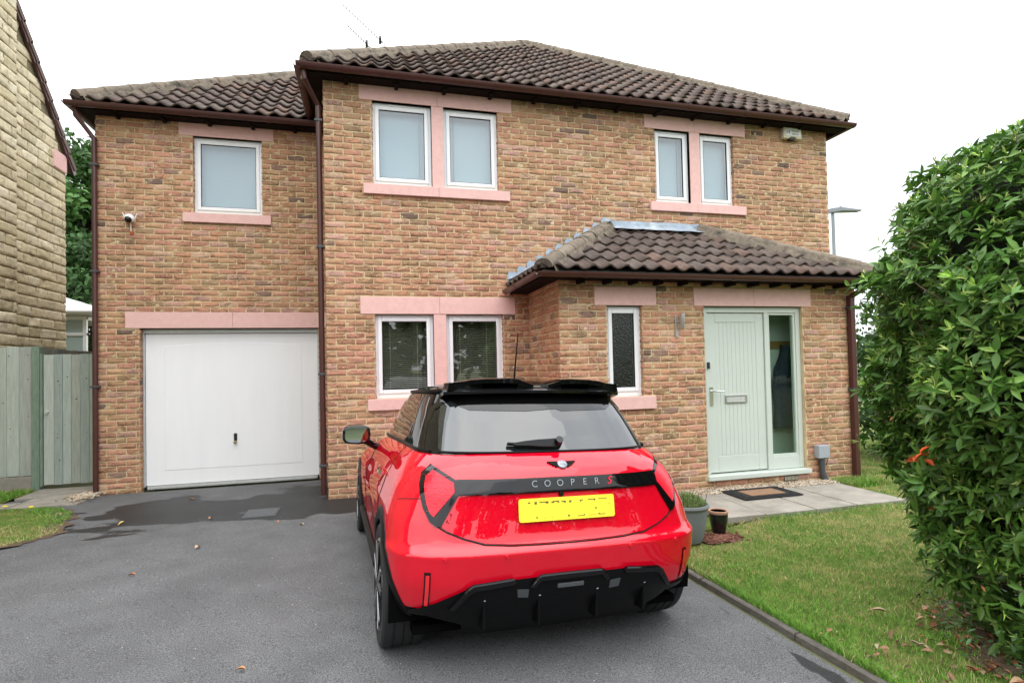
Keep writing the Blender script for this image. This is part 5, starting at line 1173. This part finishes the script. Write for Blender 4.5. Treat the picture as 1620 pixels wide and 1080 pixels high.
# ------------------------------------------------------------------ the red hatchback (its own frame: x right, y forward from the rear axle, z up)
car = thing('parked_car', 'red three door hatchback with black roof parked on the drive seen from behind', 'car'); car['local'] = 1
CM = Matrix.Translation((1.3755, -3.8093, .0201)) @ Matrix.Rotation(.060, 4, 'Z') @ Matrix.Rotation(-.02837, 4, 'X') @ Matrix.Rotation(.038, 4, 'Y')
car.matrix_world = CM
ZS = [.10, .20, .28, .36, .45, .55, .600, .632, .67, .74, .80, .87, .935, .98, 1.02, 1.045, 1.2]
RS = [-.40, -.46, -.52, -.568, -.595, -.610, -.618, -.582, -.570, -.555, -.546, -.540, -.522, -.490, -.44, -.40, -.30]
WS = [.76, .80, .83, .85, .865, .872, .876, .870, .868, .860, .84, .815, .78, .75, .715, .69, .6]
FS = [3.00, 3.12, 3.2, 3.24, 3.26, 3.26, 3.25, 3.24, 3.22, 3.18, 3.10, 2.95, 2.70, 2.45, 2.15, 1.95, 1.6]
def smooth_interp(z, xs, ys):
    z = np.asarray(z, float); return (np.interp(z - .010, xs, ys) + np.interp(z, xs, ys) * 2 + np.interp(z + .010, xs, ys)) / 4
Rz = lambda z: smooth_interp(z, ZS, RS); Wz = lambda z: smooth_interp(z, ZS, WS); Fz = lambda z: smooth_interp(z, ZS, FS)
pz_ = lambda z: np.interp(z, [.5, .95], [4.0, 3.0])
def rear(x, z):
    p = pz_(z); a = np.minimum(np.abs(x) / Wz(z), .9995); return Rz(z) + .5 * (1 - (1 - a ** p) ** (1 / p))
def bulge(y, z): return 1 - .028 * np.exp(-((y - 1.2) / .62) ** 2) * sstep(z, .3, .5) * (1 - sstep(z, .8, 1.0))
def drop(y, z): return -.034 * np.clip(y - .1, 0, 3) * sstep(z, .55, 1.0)
def sidex(y, z):
    R0 = Rz(z); yc = R0 + .5; p = pz_(z); W = Wz(z); f = Fz(z); yf = f - .75
    a = np.where(y < yc, np.clip((yc - y) / .5, 0, 1), 0); b = np.where(y > yf, np.clip((y - yf) / .75, 0, 1), 0)
    return W * (1 - a ** p) ** (1 / p) * (1 - b ** 2.4) ** (1 / 2.4) * bulge(y, z)
def half_loop(W, R, F, p, rz_=.5, fz_=.75, pf=2.4, n1=30, n2=52, n3=22):
    t = np.linspace(0, np.pi / 2, 600); rx = W * np.sin(t) ** (2 / p); ry = R + rz_ - rz_ * np.cos(t) ** (2 / p)
    def res(x, y, n):
        s = np.concatenate([[0], np.cumsum(np.hypot(np.diff(x), np.diff(y)))]); q = np.linspace(0, s[-1], n); return np.interp(q, s, x), np.interp(q, s, y)
    a = res(rx, ry, n1); sy = np.linspace(R + rz_, F - fz_, n2)[1:-1]; fx = W * np.sin(t) ** (2 / pf); fy = F - fz_ + fz_ * np.cos(t) ** (2 / pf); b = res(fx[::-1], fy[::-1], n3)
    return np.concatenate([a[0], np.full(len(sy), W), b[0]]), np.concatenate([a[1], sy, b[1]])
def loft(zs_, Wf, Rf, Ff, pf_, zdrop=None, bul=None, **kw):
    rows = []
    for z in zs_:
        x, y = half_loop(float(Wf(z)), float(Rf(z)), float(Ff(z)), float(pf_(z)), **kw)
        if bul is not None: x = x * bul(y, z)
        zz_ = np.full(len(x), z) + (zdrop(y, z) if zdrop is not None else 0)
        L = np.stack([-x, y, zz_], -1); Rr_ = np.stack([x, y, zz_], -1)[::-1][1:-1]; rows.append(np.concatenate([L, Rr_]))
    V = np.array(rows); m_, n = V.shape[:2]; I, J = np.meshgrid(np.arange(n), np.arange(m_ - 1)); a = (J * n + I).ravel(); b = (J * n + (I + 1) % n).ravel()
    return V.reshape(-1, 3), np.stack([a, b, b + n, a + n], -1), n, m_
def cbuild(name, V, F, material, parent=car, smooth=True, label=None):
    me = mesh_np(name, V, F, smooth=smooth); bm = bmesh.new(); bm.from_mesh(me); bmesh.ops.delete(bm, geom=[v for v in bm.verts if not v.link_faces], context='VERTS'); bmesh.ops.remove_doubles(bm, verts=bm.verts, dist=1e-5); bmesh.ops.recalc_face_normals(bm, faces=bm.faces); bm.to_mesh(me); bm.free()
    if smooth: me.set_sharp_from_angle(angle=math.radians(42))
    return link(name, me, material, parent, label=label)
zb = np.concatenate([np.linspace(.17, .34, 9), np.linspace(.36, .575, 16), np.linspace(.585, .655, 13), np.linspace(.67, 1.0, 24), [1.012, 1.024, 1.035, 1.045]])
V, F, n, mrows = loft(zb, Wz, Rz, Fz, pz_, drop, bulge)
Cn = V[F].mean(1); AR = .352; WY = (0.0, 2.495); WC = .318
cut = np.zeros(len(F), bool)
for wy in WY: cut |= (np.abs(Cn[:, 0]) > .5) & (np.hypot(Cn[:, 1] - wy, Cn[:, 2] - WC) < AR)
low = Cn[:, 2] < .335
open_ = (Cn[:, 2] < .312) & (Cn[:, 1] < -.22) & (np.abs(Cn[:, 0]) > .50)
cut |= open_
body = cbuild('body', V, [F[~cut & ~low]], M['paint'])
lower = cbuild('lower_cladding', V, [F[~cut & low]], M['clad'])
nb_ = n * (mrows - 1); ring = np.arange(n) + nb_; cbuild('cowl', V, [ring[None, :]], M['black_gloss'], smooth=False)
MB().box(-.74, .74, -.38, 3.0, .18, .22).build('floor_pan', M['under'], car)
# wheel wells
for wy in WY:
    for s_ in (-1, 1):
        mb = MB(); ns = 28; vs = []
        for x in (.50, .855):
            for k in range(ns): t = 2 * math.pi * k / ns; vs.append((s_ * x, wy + .358 * math.cos(t), WC + .358 * math.sin(t)))
        fs = [(k, (k + 1) % ns, ns + (k + 1) % ns, ns + k) for k in range(ns)] + [tuple(range(ns))]; keep = [f for f in fs[:-1] if np.mean([vs[i][2] for i in f]) > .27] + [tuple(i for i in range(ns) if vs[i][2] > .24)]
        mb.add(vs, keep).build('wheel_well', M['under'], car, smooth=True)
        # arch cladding follows the body side
        vs = []; ths = np.linspace(math.radians(-32), math.radians(184 if wy == 0 else 212), 40)
        for t in ths:
            for (rr, dx) in ((.338, -.05), (.340, .004), (.350, .010), (.402, .009), (.412, .004), (.414, -.01)):
                y = wy + rr * math.cos(t); z = max(WC + rr * math.sin(t), .15); xx = float(sidex(y, z)) if not (wy == 0 and y < -.40) else float(sidex(-.40, z)); zz = z + float(drop(y, z)); vs.append((s_ * (xx + dx), y, zz))
        MB().add(vs, [(i * 6 + k, i * 6 + k + 1, i * 6 + k + 7, i * 6 + k + 6) for i in range(39) for k in range(5)]).build('wheel_arch', M['clad'], car, smooth=True)
# wheels: tyre, rim, spokes
def wheel(x, y, s_):
    c = (x, y, WC); prof = [(.232, -.098), (.262, -.108), (.300, -.109), (.314, -.098), (.3185, -.075), (.3185, -.055), (.312, -.052), (.312, -.044), (.3185, -.041), (.3185, -.006), (.312, -.003), (.312, .003), (.3185, .006), (.3185, .041), (.312, .044), (.312, .052), (.3185, .055), (.3185, .075), (.314, .098), (.300, .109), (.262, .108), (.232, .098)]
    mb = MB(); mb.lathe(prof, c, 56, 'x'); w = mb.build('wheel', M['tyre'], car, smooth=True)
    mb = MB(); mb.lathe([(.238, .102 * s_), (.230, .112 * s_), (.218, .104 * s_), (.212, .05 * s_), (.205, -.06 * s_)], c, 48, 'x'); mb.lathe([(.0, -.02 * s_), (.205, -.02 * s_)], c, 36, 'x'); mb.build('rim', M['rim_dark'], w, smooth=True)
    mb = MB(); md = MB()
    for k in range(5):
        for d in (-1, 1):
            a = 2 * math.pi * k / 5 + .25 + d * .05; b = 2 * math.pi * k / 5 + .25 + d * .215
            for (m_, w0, w1, x0, x1) in ((mb, .005, .006, .092, .1172), (md, .021, .027, .035, .116)):
                P0_ = (.045, a, w0); P1_ = (.224, b, w1); vs = []
                for (rr, an, ww) in (P0_, P1_):
                    for sx in (-1, 1):
                        for xx in (x0, x1): vs.append((x + s_ * xx, y + rr * math.cos(an) - sx * ww * math.sin(an), WC + rr * math.sin(an) + sx * ww * math.cos(an)))
                m_.add(vs, [(0, 1, 3, 2), (4, 6, 7, 5), (0, 4, 5, 1), (2, 3, 7, 6), (1, 5, 7, 3), (0, 2, 6, 4)])
    mb.build('spoke_faces', M['rim_bright'], w); md.build('spokes', M['rim_dark'], w)
    mb = MB(); mb.lathe([(0, .120 * s_), (.03, .118 * s_), (.045, .108 * s_), (.05, .05 * s_)], c, 20, 'x'); mb.build('hub_cap', M['rim_dark'], w, smooth=True)
    mb = MB(); mb.lathe([(.04, .0), (.155, .0), (.155, .02 * s_), (.04, .02 * s_)], (x + .01 * s_, y, WC), 30, 'x'); mb.build('brake_disc', M['galv'], w, smooth=True)
for wy in WY:
    for s_ in (-1, 1): wheel(s_ * .766, wy, s_)

# greenhouse
GZ = [1.035, 1.045, 1.12, 1.2, 1.28, 1.34, 1.365, 1.385, 1.405, 1.42, 1.432]; GW = [.700, .692, .675, .653, .625, .596, .585, .55, .47, .36, .20]; GR = [-.405, -.40, -.335, -.27, -.20, -.145, -.12, -.10, -.06, .02, .12]; GF = [2.02, 2.0, 1.83, 1.66, 1.49, 1.36, 1.30, 1.25, 1.17, 1.05, .85]
gW = lambda z: np.interp(z, GZ, GW); gR = lambda z: np.interp(z, GZ, GR); gF = lambda z: np.interp(z, GZ, GF); gP = lambda z: 3.2
gdrop = lambda y, z: -.034 * np.clip(y - .1, 0, 3) * (1 - sstep(np.full_like(np.asarray(y, float), z), 1.1, 1.34)) - .018 * np.clip(y - .4, 0, 2) * sstep(np.full_like(np.asarray(y, float), z), 1.2, 1.36)
zg = np.concatenate([np.linspace(1.035, 1.34, 16), [1.352, 1.365, 1.375, 1.385, 1.395, 1.405, 1.413, 1.42, 1.426, 1.432]])
V, F, n, mrows = loft(zg, gW, gR, gF, gP, gdrop, None, fz_=.6, pf=2.8)
ring = np.arange(n) + n * (mrows - 1)
cabin = cbuild('roof', V, [F, ring[None, :]], M['black_gloss'])
def grear(x, z):
    a = np.minimum(np.abs(x) / gW(z), .9995); return gR(z) + .5 * (1 - (1 - a ** 3.2) ** (1 / 3.2))
def gside(y, z):
    R0 = gR(z); yc = R0 + .5; yf = gF(z) - .6; a = np.clip((yc - y) / .5, 0, 1); b = np.clip((y - yf) / .6, 0, 1); return gW(z) * (1 - a ** 3.2) ** (1 / 3.2) * (1 - b ** 2.8) ** (1 / 2.8)
def patch(name, poly, material, surf, off, thick=.01, parent=car, maxe=.045, smooth=True, label=None, exact=False):
    """a plate cut to an outline in (a, b) and laid on a curved surface with real thickness; surf(a, b, off) -> point"""
    bm = bmesh.new(); vs = [bm.verts.new((a, 0, b)) for a, b in poly]; f = bm.faces.new(vs); bmesh.ops.triangulate(bm, faces=[f])
    for _ in range(6):
        es = [e for e in bm.edges if e.calc_length() > maxe]
        if not es: break
        bmesh.ops.subdivide_edges(bm, edges=es, cuts=1, use_grid_fill=False); bmesh.ops.triangulate(bm, faces=[f for f in bm.faces if len(f.verts) > 3])
    bmesh.ops.beautify_fill(bm, faces=bm.faces[:], edges=[e for e in bm.edges if not e.is_boundary])
    be = [e for e in bm.edges if e.is_boundary]; g_ = bmesh.ops.extrude_edge_only(bm, edges=be); nv = [v for v in g_['geom'] if isinstance(v, bmesh.types.BMVert)]; nvs = set(nv)
    nrm_ = []
    for v in bm.verts:
        a, b = v.co.x, v.co.z
        if exact:
            e = .004; da = Vector(surf(a + e, b, off)) - Vector(surf(a - e, b, off)); db = Vector(surf(a, b + e, off)) - Vector(surf(a, b - e, off)); q_ = da.cross(db).normalized(); nrm_.append(q_ if q_.y < 0 else -q_)
        v.co = Vector(surf(a, b, off - (thick if v in nvs else 0)))
    bmesh.ops.recalc_face_normals(bm, faces=bm.faces); me = bpy.data.meshes.new(name); bm.to_mesh(me); bm.free()
    if smooth: me.polygons.foreach_set('use_smooth', [True] * len(me.polygons)); me.set_sharp_from_angle(angle=math.radians(40))
    if exact: me.normals_split_custom_set_from_vertices([tuple(q_) for q_ in nrm_])
    return link(name, me, material, parent, label=label)
S_rear = lambda x, z, o: (x, float(rear(x, z)) - o, z)
S_glass = lambda x, z, o: (x, float(grear(x, z)) - o, z + o * .7)
def S_side(sg): return lambda y, z, o: (sg * (float(gside(y, z)) + o), y, z + float(gdrop(np.array(y), z)))
def S_body(sg): return lambda y, z, o: (sg * (float(sidex(np.array(y), z)) + o), y, z + float(drop(np.array(y), z)))
mir = lambda P: P + [(-x, z) for x, z in P[::-1]]
# tailgate with its shut line
gate = mir([(-.60, 1.030), (-.655, .985), (-.555, .925), (-.553, .868), (-.635, .728), (-.60, .702), (-.53, .672), (-.43, .644), (-.30, .634), (-.15, .630)])
tg = patch('tailgate', gate, M['paint'], S_rear, .006, .012, exact=True)
seam = [(-.70, 1.0), (-.66, .99)]; edge = [(-.648, .722), (-.605, .696), (-.53, .666), (-.43, .637), (-.30, .627), (-.15, .623), (0, .622)]
edge = edge + [(-x, z) for x, z in edge[-2::-1]]
MB().tube([S_rear(x, z, .002) for x, z in edge], .0036, 6).build('panel_gap', M['seam'], car)
for s_ in (-1, 1):
    MB().tube([S_rear(s_ * x, z, .0005) for x, z in ((.715, .84), (.755, .835), (.785, .83), (.81, .82))], .0022, 5).build('panel_gap', M['seam'], car)
    # tail lamps: black surround, bright red lens, dark horizontal stripes
    o_ = [(-.651, .995), (-.546, .928), (-.545, .865), (-.632, .722), (-.655, .722), (-.682, .742), (-.708, .80), (-.718, .86), (-.716, .905), (-.700, .955)]
    l_ = [(-.648, .972), (-.564, .918), (-.564, .878), (-.664, .765), (-.680, .782), (-.692, .82), (-.698, .865), (-.696, .905), (-.684, .943)]
    f_ = (lambda P: [(-s_ * x, z) for x, z in P]) if s_ > 0 else (lambda P: P)
    lamp = patch('tail_lamp', f_(o_), M['black_gloss'], S_rear, .012, .02); patch('lens', f_(l_), M['lens'], S_rear, .017, .008, lamp)
    for z in np.arange(.79, .95, .026):
        MB().tube([S_rear(-s_ * -1 * x if s_ > 0 else x, z, .0172) for x in np.linspace(-.700 + .05 * max(0, .86 - z), -.575 - max(0, .87 - z) * .9, 6)], .0013, 4).build('lamp_stripe', M['lens_dark'], lamp)
    # vertical reflectors low on the bumper
    fr_ = f_([(-.712, .525), (-.684, .525), (-.684, .348), (-.712, .348)]); rf = patch('reflector', fr_, M['black_gloss'], S_rear, .004, .01)
    patch('reflector_lens', f_([(-.706, .512), (-.690, .512), (-.690, .360), (-.706, .360)]), M['reflector'], S_rear, .008, .006, rf)
# bar between the lamps, lettering, badge, camera
bar = patch('trim_bar', mir([(-.548, .934), (-.548, .864)]), M['black_gloss'], S_rear, .016, .02, maxe=.022, exact=True)
xs_l = np.linspace(-.170, .172, 6)
for ch, x in zip('COOPER', xs_l): text(ch, .046, (x, float(rear(x, .905)) - .019, .906), M['letter'], bar, rot=(math.radians(76), 0, 0), name='letter')
text('S', .056, (.243, float(rear(.243, .905)) - .019, .906), M['letter_red'], bar, rot=(math.radians(76), 0, 0), shear=.35, name='letter')
def tilt_frame(z): return math.atan2(float(rear(0, z + .02) - rear(0, z - .02)), .04)
bt = tilt_frame(.988); by_ = float(rear(0, .988)); BMx = Matrix.Translation((.004, by_ - .010, .990)) @ Matrix.Rotation(-bt, 4, 'X')
mb = MB(); mb.lathe([(0, -.007), (.022, -.007), (.026, -.004), (.027, .004)], (0, 0, 0), 28, 'y'); bd = mb.build('badge', M['badge'], tg, smooth=True); bd.matrix_basis = BMx
for s_ in (-1, 1):
    mb = MB()
    for i, (x1, z) in enumerate(((.080, .016), (.070, .006), (.058, -.004), (.044, -.013))): mb.add([(s_ * .025, -.004, z + .0028), (s_ * x1, -.004, z + .0038), (s_ * (x1 - .006), -.004, z - .0018), (s_ * .025, -.004, z - .0024), (s_ * .025, .004, z + .0028), (s_ * x1, .004, z + .0038), (s_ * (x1 - .006), .004, z - .0018), (s_ * .025, .004, z - .0024)], [(0, 1, 2, 3), (4, 7, 6, 5), (0, 4, 5, 1), (1, 5, 6, 2), (2, 6, 7, 3)])
    mb.build('badge_wing', M['clad'], bd)
text('MINI', .017, (0, -.0085, 0), M['rim_bright'], bd, name='letter')
MB().lathe([(0, -.012), (.010, -.012), (.013, 0)], (-.03, float(rear(0, .855)) - .012, .853), 14, 'y').build('rear_camera', M['black_gloss'], tg, smooth=True)
# number plate with the few strokes left visible on it
zc_ = .784; pt_ = tilt_frame(.79); PM_ = Matrix.Translation((0, float(rear(0, zc_)) - .021, zc_)) @ Matrix.Rotation(-pt_, 4, 'X')
pl = MB().prism([(-.26 + .012 * (1 - math.cos(a)) if q == 0 else x, z) for q, x, z, a in [(1, cx_ + .012 * math.cos(t), cz_ + .012 * math.sin(t), 0) for cx_, cz_, t0_ in ((.248, .0435, 0), (-.248, .0435, .5), (-.248, -.0435, 1), (.248, -.0435, 1.5)) for t in np.linspace(t0_ * math.pi, (t0_ + .5) * math.pi, 5)]], 'y', -.003, .003).build('number_plate', M['plate'], tg, bevel=.001); pl.matrix_basis = PM_
mb = MB()
for (x0, x1, z0, z1) in ((-.212, -.200, .033, .039), (-.178, -.165, .027, .039), (-.152, -.108, .034, .039), (-.118, -.104, .029, .039), (-.088, -.074, .029, .036), (-.080, -.048, .035, .0395), (-.056, -.046, .030, .036), (-.034, -.012, .032, .037), (-.020, -.010, .027, .034), (.008, .020, .027, .037),
                         (.066, .074, .028, .036), (.074, .084, .033, .038), (.112, .152, .034, .038), (.144, .154, .030, .036), (.170, .220, .036, .039), (-.172, -.163, -.039, -.033), (-.128, -.120, -.041, -.039), (-.090, -.086, -.041, -.038), (-.002, .008, -.040, -.032),
                         (.052, .088, -.042, -.039), (.086, .092, -.040, -.034), (.110, .156, -.041, -.0395), (.166, .206, -.041, -.038), (.166, .176, -.037, -.034), (.150, .158, -.012, -.004), (.228, .234, .010, .013)):
    mb.box(x0, x1, -.0036, -.0031, z0, z1)
pk = mb.build('registration_strokes', M['plate_ink'], pl)
# rear window, wiper, side windows
sc = lambda z: 0
rw = patch('rear_window', mir([(-.585, 1.048), (-.600, 1.062), (-.578, 1.20), (-.548, 1.30), (-.52, 1.348)]), M['carglass'], S_glass, .004, .008, maxe=.06, exact=True)
patch('header_reflection', [(-.52, 1.346), (-.548, 1.30), (-.585, 1.255), (-.545, 1.285), (-.50, 1.303), (-.465, 1.275), (-.42, 1.256), (-.11, 1.25), (-.075, 1.262), (.075, 1.262), (.11, 1.25), (.42, 1.256), (.465, 1.275), (.50, 1.303), (.545, 1.285), (.585, 1.255), (.548, 1.30), (.52, 1.346)], M['frit_reflection'], S_glass, .0055, .004, rw, maxe=.05)  # spoiler's dark reflection painted on the glass as a black frit band
MB().tube([S_glass(x, 1.046, .004) for x in np.linspace(-.60, .60, 17)], .006, 6).build('window_seal', M['clad'], rw, smooth=True)
wp = [(-.262, 1.075), (-.225, 1.072), (-.222, 1.066), (-.150, 1.064), (-.08, 1.058), (-.005, 1.056), (.03, 1.062), (.045, 1.078), (.038, 1.098), (-.02, 1.094), (-.09, 1.092), (-.165, 1.086), (-.222, 1.079), (-.262, 1.081)]
WX = lambda x, z, o: S_glass(x, z, o)
patch('rear_wiper', wp, M['clad'], WX, .028, .018, maxe=.03)
mb = MB(); a = S_glass(.02, 1.078, .01); b = S_glass(.02, 1.078, .05); mb.tube([a, b], [.026, .020], 14); mb.build('wiper_spindle', M['black_gloss'], car, smooth=True)
for s_ in (-1, 1):
    sw = patch('side_window', [(.22, 1.055), (1.62, 1.065), (1.50, 1.14), (1.24, 1.30), (1.12, 1.345), (.38, 1.345), (.26, 1.26)], M['carglass'], S_side(s_), .004, .008, maxe=.12)
    patch('quarter_window', [(-.06, 1.055), (.19, 1.055), (.23, 1.26), (.34, 1.342), (.13, 1.342), (.02, 1.22)], M['carglass'], S_side(s_), .0035, .008, maxe=.10)
    MB().tube([S_side(s_)(y, 1.046, .006) for y in np.linspace(-.22, 1.75, 24)], .010, 6).build('belt_trim', M['clad'], car, smooth=True)
    MB().tube([S_side(s_)(y, 1.362, .010) for y in np.linspace(-.02, 1.16, 20)], .012, 6).build('roof_rail_trim', M['clad'], car, smooth=True)
    MB().tube([S_body(s_)(.27, z, .0004) for z in np.linspace(.36, 1.04, 16)] , .0030, 5).build('panel_gap', M['seam'], car)
    MB().tube([S_body(s_)(1.62, z, .0004) for z in np.linspace(.36, 1.0, 16)], .0030, 5).build('panel_gap', M['seam'], car)
    hd = MB().tube([S_body(s_)(.40, .86, .012), S_body(s_)(.44, .862, .030), S_body(s_)(.58, .866, .030), S_body(s_)(.62, .868, .012)], .011, 8).build('door_handle', M['chrome'], car, smooth=True)
    MB().tube([S_body(s_)(y, .30, .012) for y in np.linspace(.40, 2.10, 14)], .03, 8).build('sill_trim', M['clad'], car, smooth=True)
    # door mirrors
    mc = Vector((s_ * .945, 1.50, 1.005)); vs = []; n1 = 20; prof = [(-.050, .80), (-.040, .97), (.0, 1.0), (.05, .84), (.085, .52), (.10, .05)]
    def sq(t, e=.62): c, s2 = math.cos(t), math.sin(t); return math.copysign(abs(c) ** e, c), math.copysign(abs(s2) ** e, s2)
    for (dy, k_) in prof:
        for j in range(n1): c, s2 = sq(2 * math.pi * j / n1); vs.append(mc + Vector((c * .112 * k_, dy, s2 * .078 * k_)))
    mr = MB().add(vs, [(i * n1 + j, i * n1 + (j + 1) % n1, (i + 1) * n1 + (j + 1) % n1, (i + 1) * n1 + j) for i in range(len(prof) - 1) for j in range(n1)]).build('door_mirror', M['black_gloss'], car, smooth=True)
    MB().add([mc + Vector((sq(2 * math.pi * j / n1)[0] * .098, -.046, sq(2 * math.pi * j / n1)[1] * .064)) for j in range(n1)], [tuple(range(n1))]).build('mirror_glass', mat('mirror', (.55, .62, .64), .02, metal=1), mr)
    MB().tube([mc + Vector((-s_ * .075, .01, -.05)), mc + Vector((-s_ * .13, .03, -.09)), mc + Vector((-s_ * .20, .05, -.115))], [.030, .026, .032], 8).build('mirror_arm', M['black_gloss'], mr, smooth=True)
# roof spoiler: base lip, two raised blades with slots below, centre dip
mb = MB(); nx_ = 25; vs = []
for i in range(nx_):
    x = -.548 + 1.096 * i / (nx_ - 1); e = abs(x) / .548; yb = -.205 + .11 * e ** 3.2; zt_ = 1.382 - .012 * e ** 2
    vs += [(x, yb, zt_ - .026), (x, yb - .004, zt_ - .010), (x, yb + .012, zt_), (x, yb + .20, zt_ + .016), (x, yb + .24, zt_ - .05), (x, yb + .10, zt_ - .050)]
mb.add(vs, [(i * 6 + k, i * 6 + (k + 1) % 6, (i + 1) * 6 + (k + 1) % 6, (i + 1) * 6 + k) for i in range(nx_ - 1) for k in range(6)] + [tuple(range(6)), tuple(range((nx_ - 1) * 6, nx_ * 6))])
spl = mb.build('roof_spoiler', M['black_gloss'], car, smooth=True)
for s_ in (-1, 1):
    st_ = [(.045, .405, .0), (.085, .416, .03), (.13, .432, .045), (.20, .4365, .05), (.32, .4345, .05), (.40, .428, .05), (.46, .414, .045), (.505, .392, .03), (.530, .372, .015)]
    vs = []
    for (x, h, d) in st_:
        yb = -.19 + .11 * (x / .53) ** 3; zt_ = 1.0 + h + .004; vs += [(s_ * x, yb, zt_ - .030), (s_ * x, yb, zt_ - .006), (s_ * x, yb + .03, zt_), (s_ * x, yb + .20, zt_ - .004), (s_ * x, yb + .20, zt_ - .030)]
    MB().add(vs, [(i * 5 + k, i * 5 + (k + 1) % 5, (i + 1) * 5 + (k + 1) % 5, (i + 1) * 5 + k) for i in range(len(st_) - 1) for k in range(5)] + [(0, 1, 2, 3, 4)]).build('spoiler_blade', M['black_gloss'], spl, smooth=True)
    for (xa, xb_, hb) in ((.050, .135, .022), (.325, .53, .030)):
        MB().prism([(s_ * xa, 1.368), (s_ * xb_, 1.366), (s_ * xb_ * .985, 1.366 + (.044 if xa > .2 else .055)), (s_ * xa * 1.04, 1.368 + (.058 if xa > .2 else .036))], 'y', -.170 if xa < .2 else -.125, .02).build('spoiler_foot', M['black_gloss'], spl)
mb = MB(); mb.lathe([(.028, 0), (.024, .012), (.008, .022), (.0, .024)], (.0, .30, 1.428), 16); ab = mb.build('aerial_base', M['clad'], car, smooth=True)
MB().tube([(0, .30, 1.445), (.012, .26, 1.745)], [.006, .0035], 8).build('aerial', M['clad'], car)
# diffuser
dtop = [(-.765, .328), (-.60, .336), (-.575, .372), (-.525, .440), (-.495, .458), (-.300, .474), (-.284, .462), (-.276, .430), (-.214, .424), (-.205, .452), (-.165, .476)]
dif = patch('diffuser', mir([(-.45, .205), (-.55, .258), (-.60, .300), (-.775, .304)] + dtop), M['clad'], S_rear, .012, .02, maxe=.05)
def dpatch(name, P, m_, off, th=.012, par=None): return patch(name, P, m_, S_rear, off, th, par or dif, maxe=.06)
for s_ in (-1, 1):
    f_ = lambda P: [(s_ * -x, z) for x, z in P]
    dpatch('diffuser_blade', f_([(-.600, .345), (-.522, .449), (-.492, .465), (-.300, .481), (-.288, .470), (-.296, .455), (-.480, .438), (-.505, .425), (-.572, .345)]), M['black_gloss'], .030, .02)
    dpatch('diffuser_notch', f_([(-.276, .424), (-.218, .419), (-.218, .378), (-.270, .383)]), M['darkgrey'], .018, .008)
    for x in (.43, .155): 
        yb = float(rear(x, .33)); MB().prism([(yb - .012, .40), (yb - .030, .37), (yb - .022, .235), (yb + .08, .23)], 'x', s_ * x - .006, s_ * x + .006).build('diffuser_fin', M['clad'], dif)
        MB().box(s_ * x - .006, s_ * x + .006, yb - .037, yb - .02, .376, .398).build('fin_cap', M['greyplastic'], dif, bevel=.003)
dpatch('diffuser_blade', mir([(-.205, .435), (-.172, .478), (-.155, .485), (0, .486)]) if False else [(-.208, .430), (-.172, .478), (-.158, .486), (.158, .486), (.172, .478), (.208, .430), (.190, .428), (.160, .460), (-.160, .460), (-.190, .428)], M['black_gloss'], .030, .02)
lip = [(-.553, .384), (-.515, .444), (-.490, .462), (-.300, .478)]
for P_ in (lip, [(-x, z) for x, z in lip[::-1]], [(-.205, .434), (-.171, .477), (-.158, .483), (0, .484), (.158, .483), (.171, .477), (.205, .434)]):
    Q_ = [tuple(np.array(P_[i]) * (1 - t) + np.array(P_[i + 1]) * t) for i in range(len(P_) - 1) for t in np.linspace(0, 1, 5)[:-1]] + [P_[-1]]
    MB().tube([S_rear(x, z, .024) for x, z in Q_], .009, 8).build('diffuser_lip', M['black_gloss'], dif, smooth=True)
MB().box(-.07, .07, float(rear(0, .43)) - .022, float(rear(0, .43)), .412, .434).build('fog_lamp', M['darkgrey'], dif, bevel=.004)
for x in (-.33, .33, -.62, .62): MB().lathe([(0, -.006), (.009, -.006), (.011, .0)], (x, float(rear(x, .585)) - .001, .585), 12, 'y').build('parking_sensor', M['paint'], car, smooth=True)
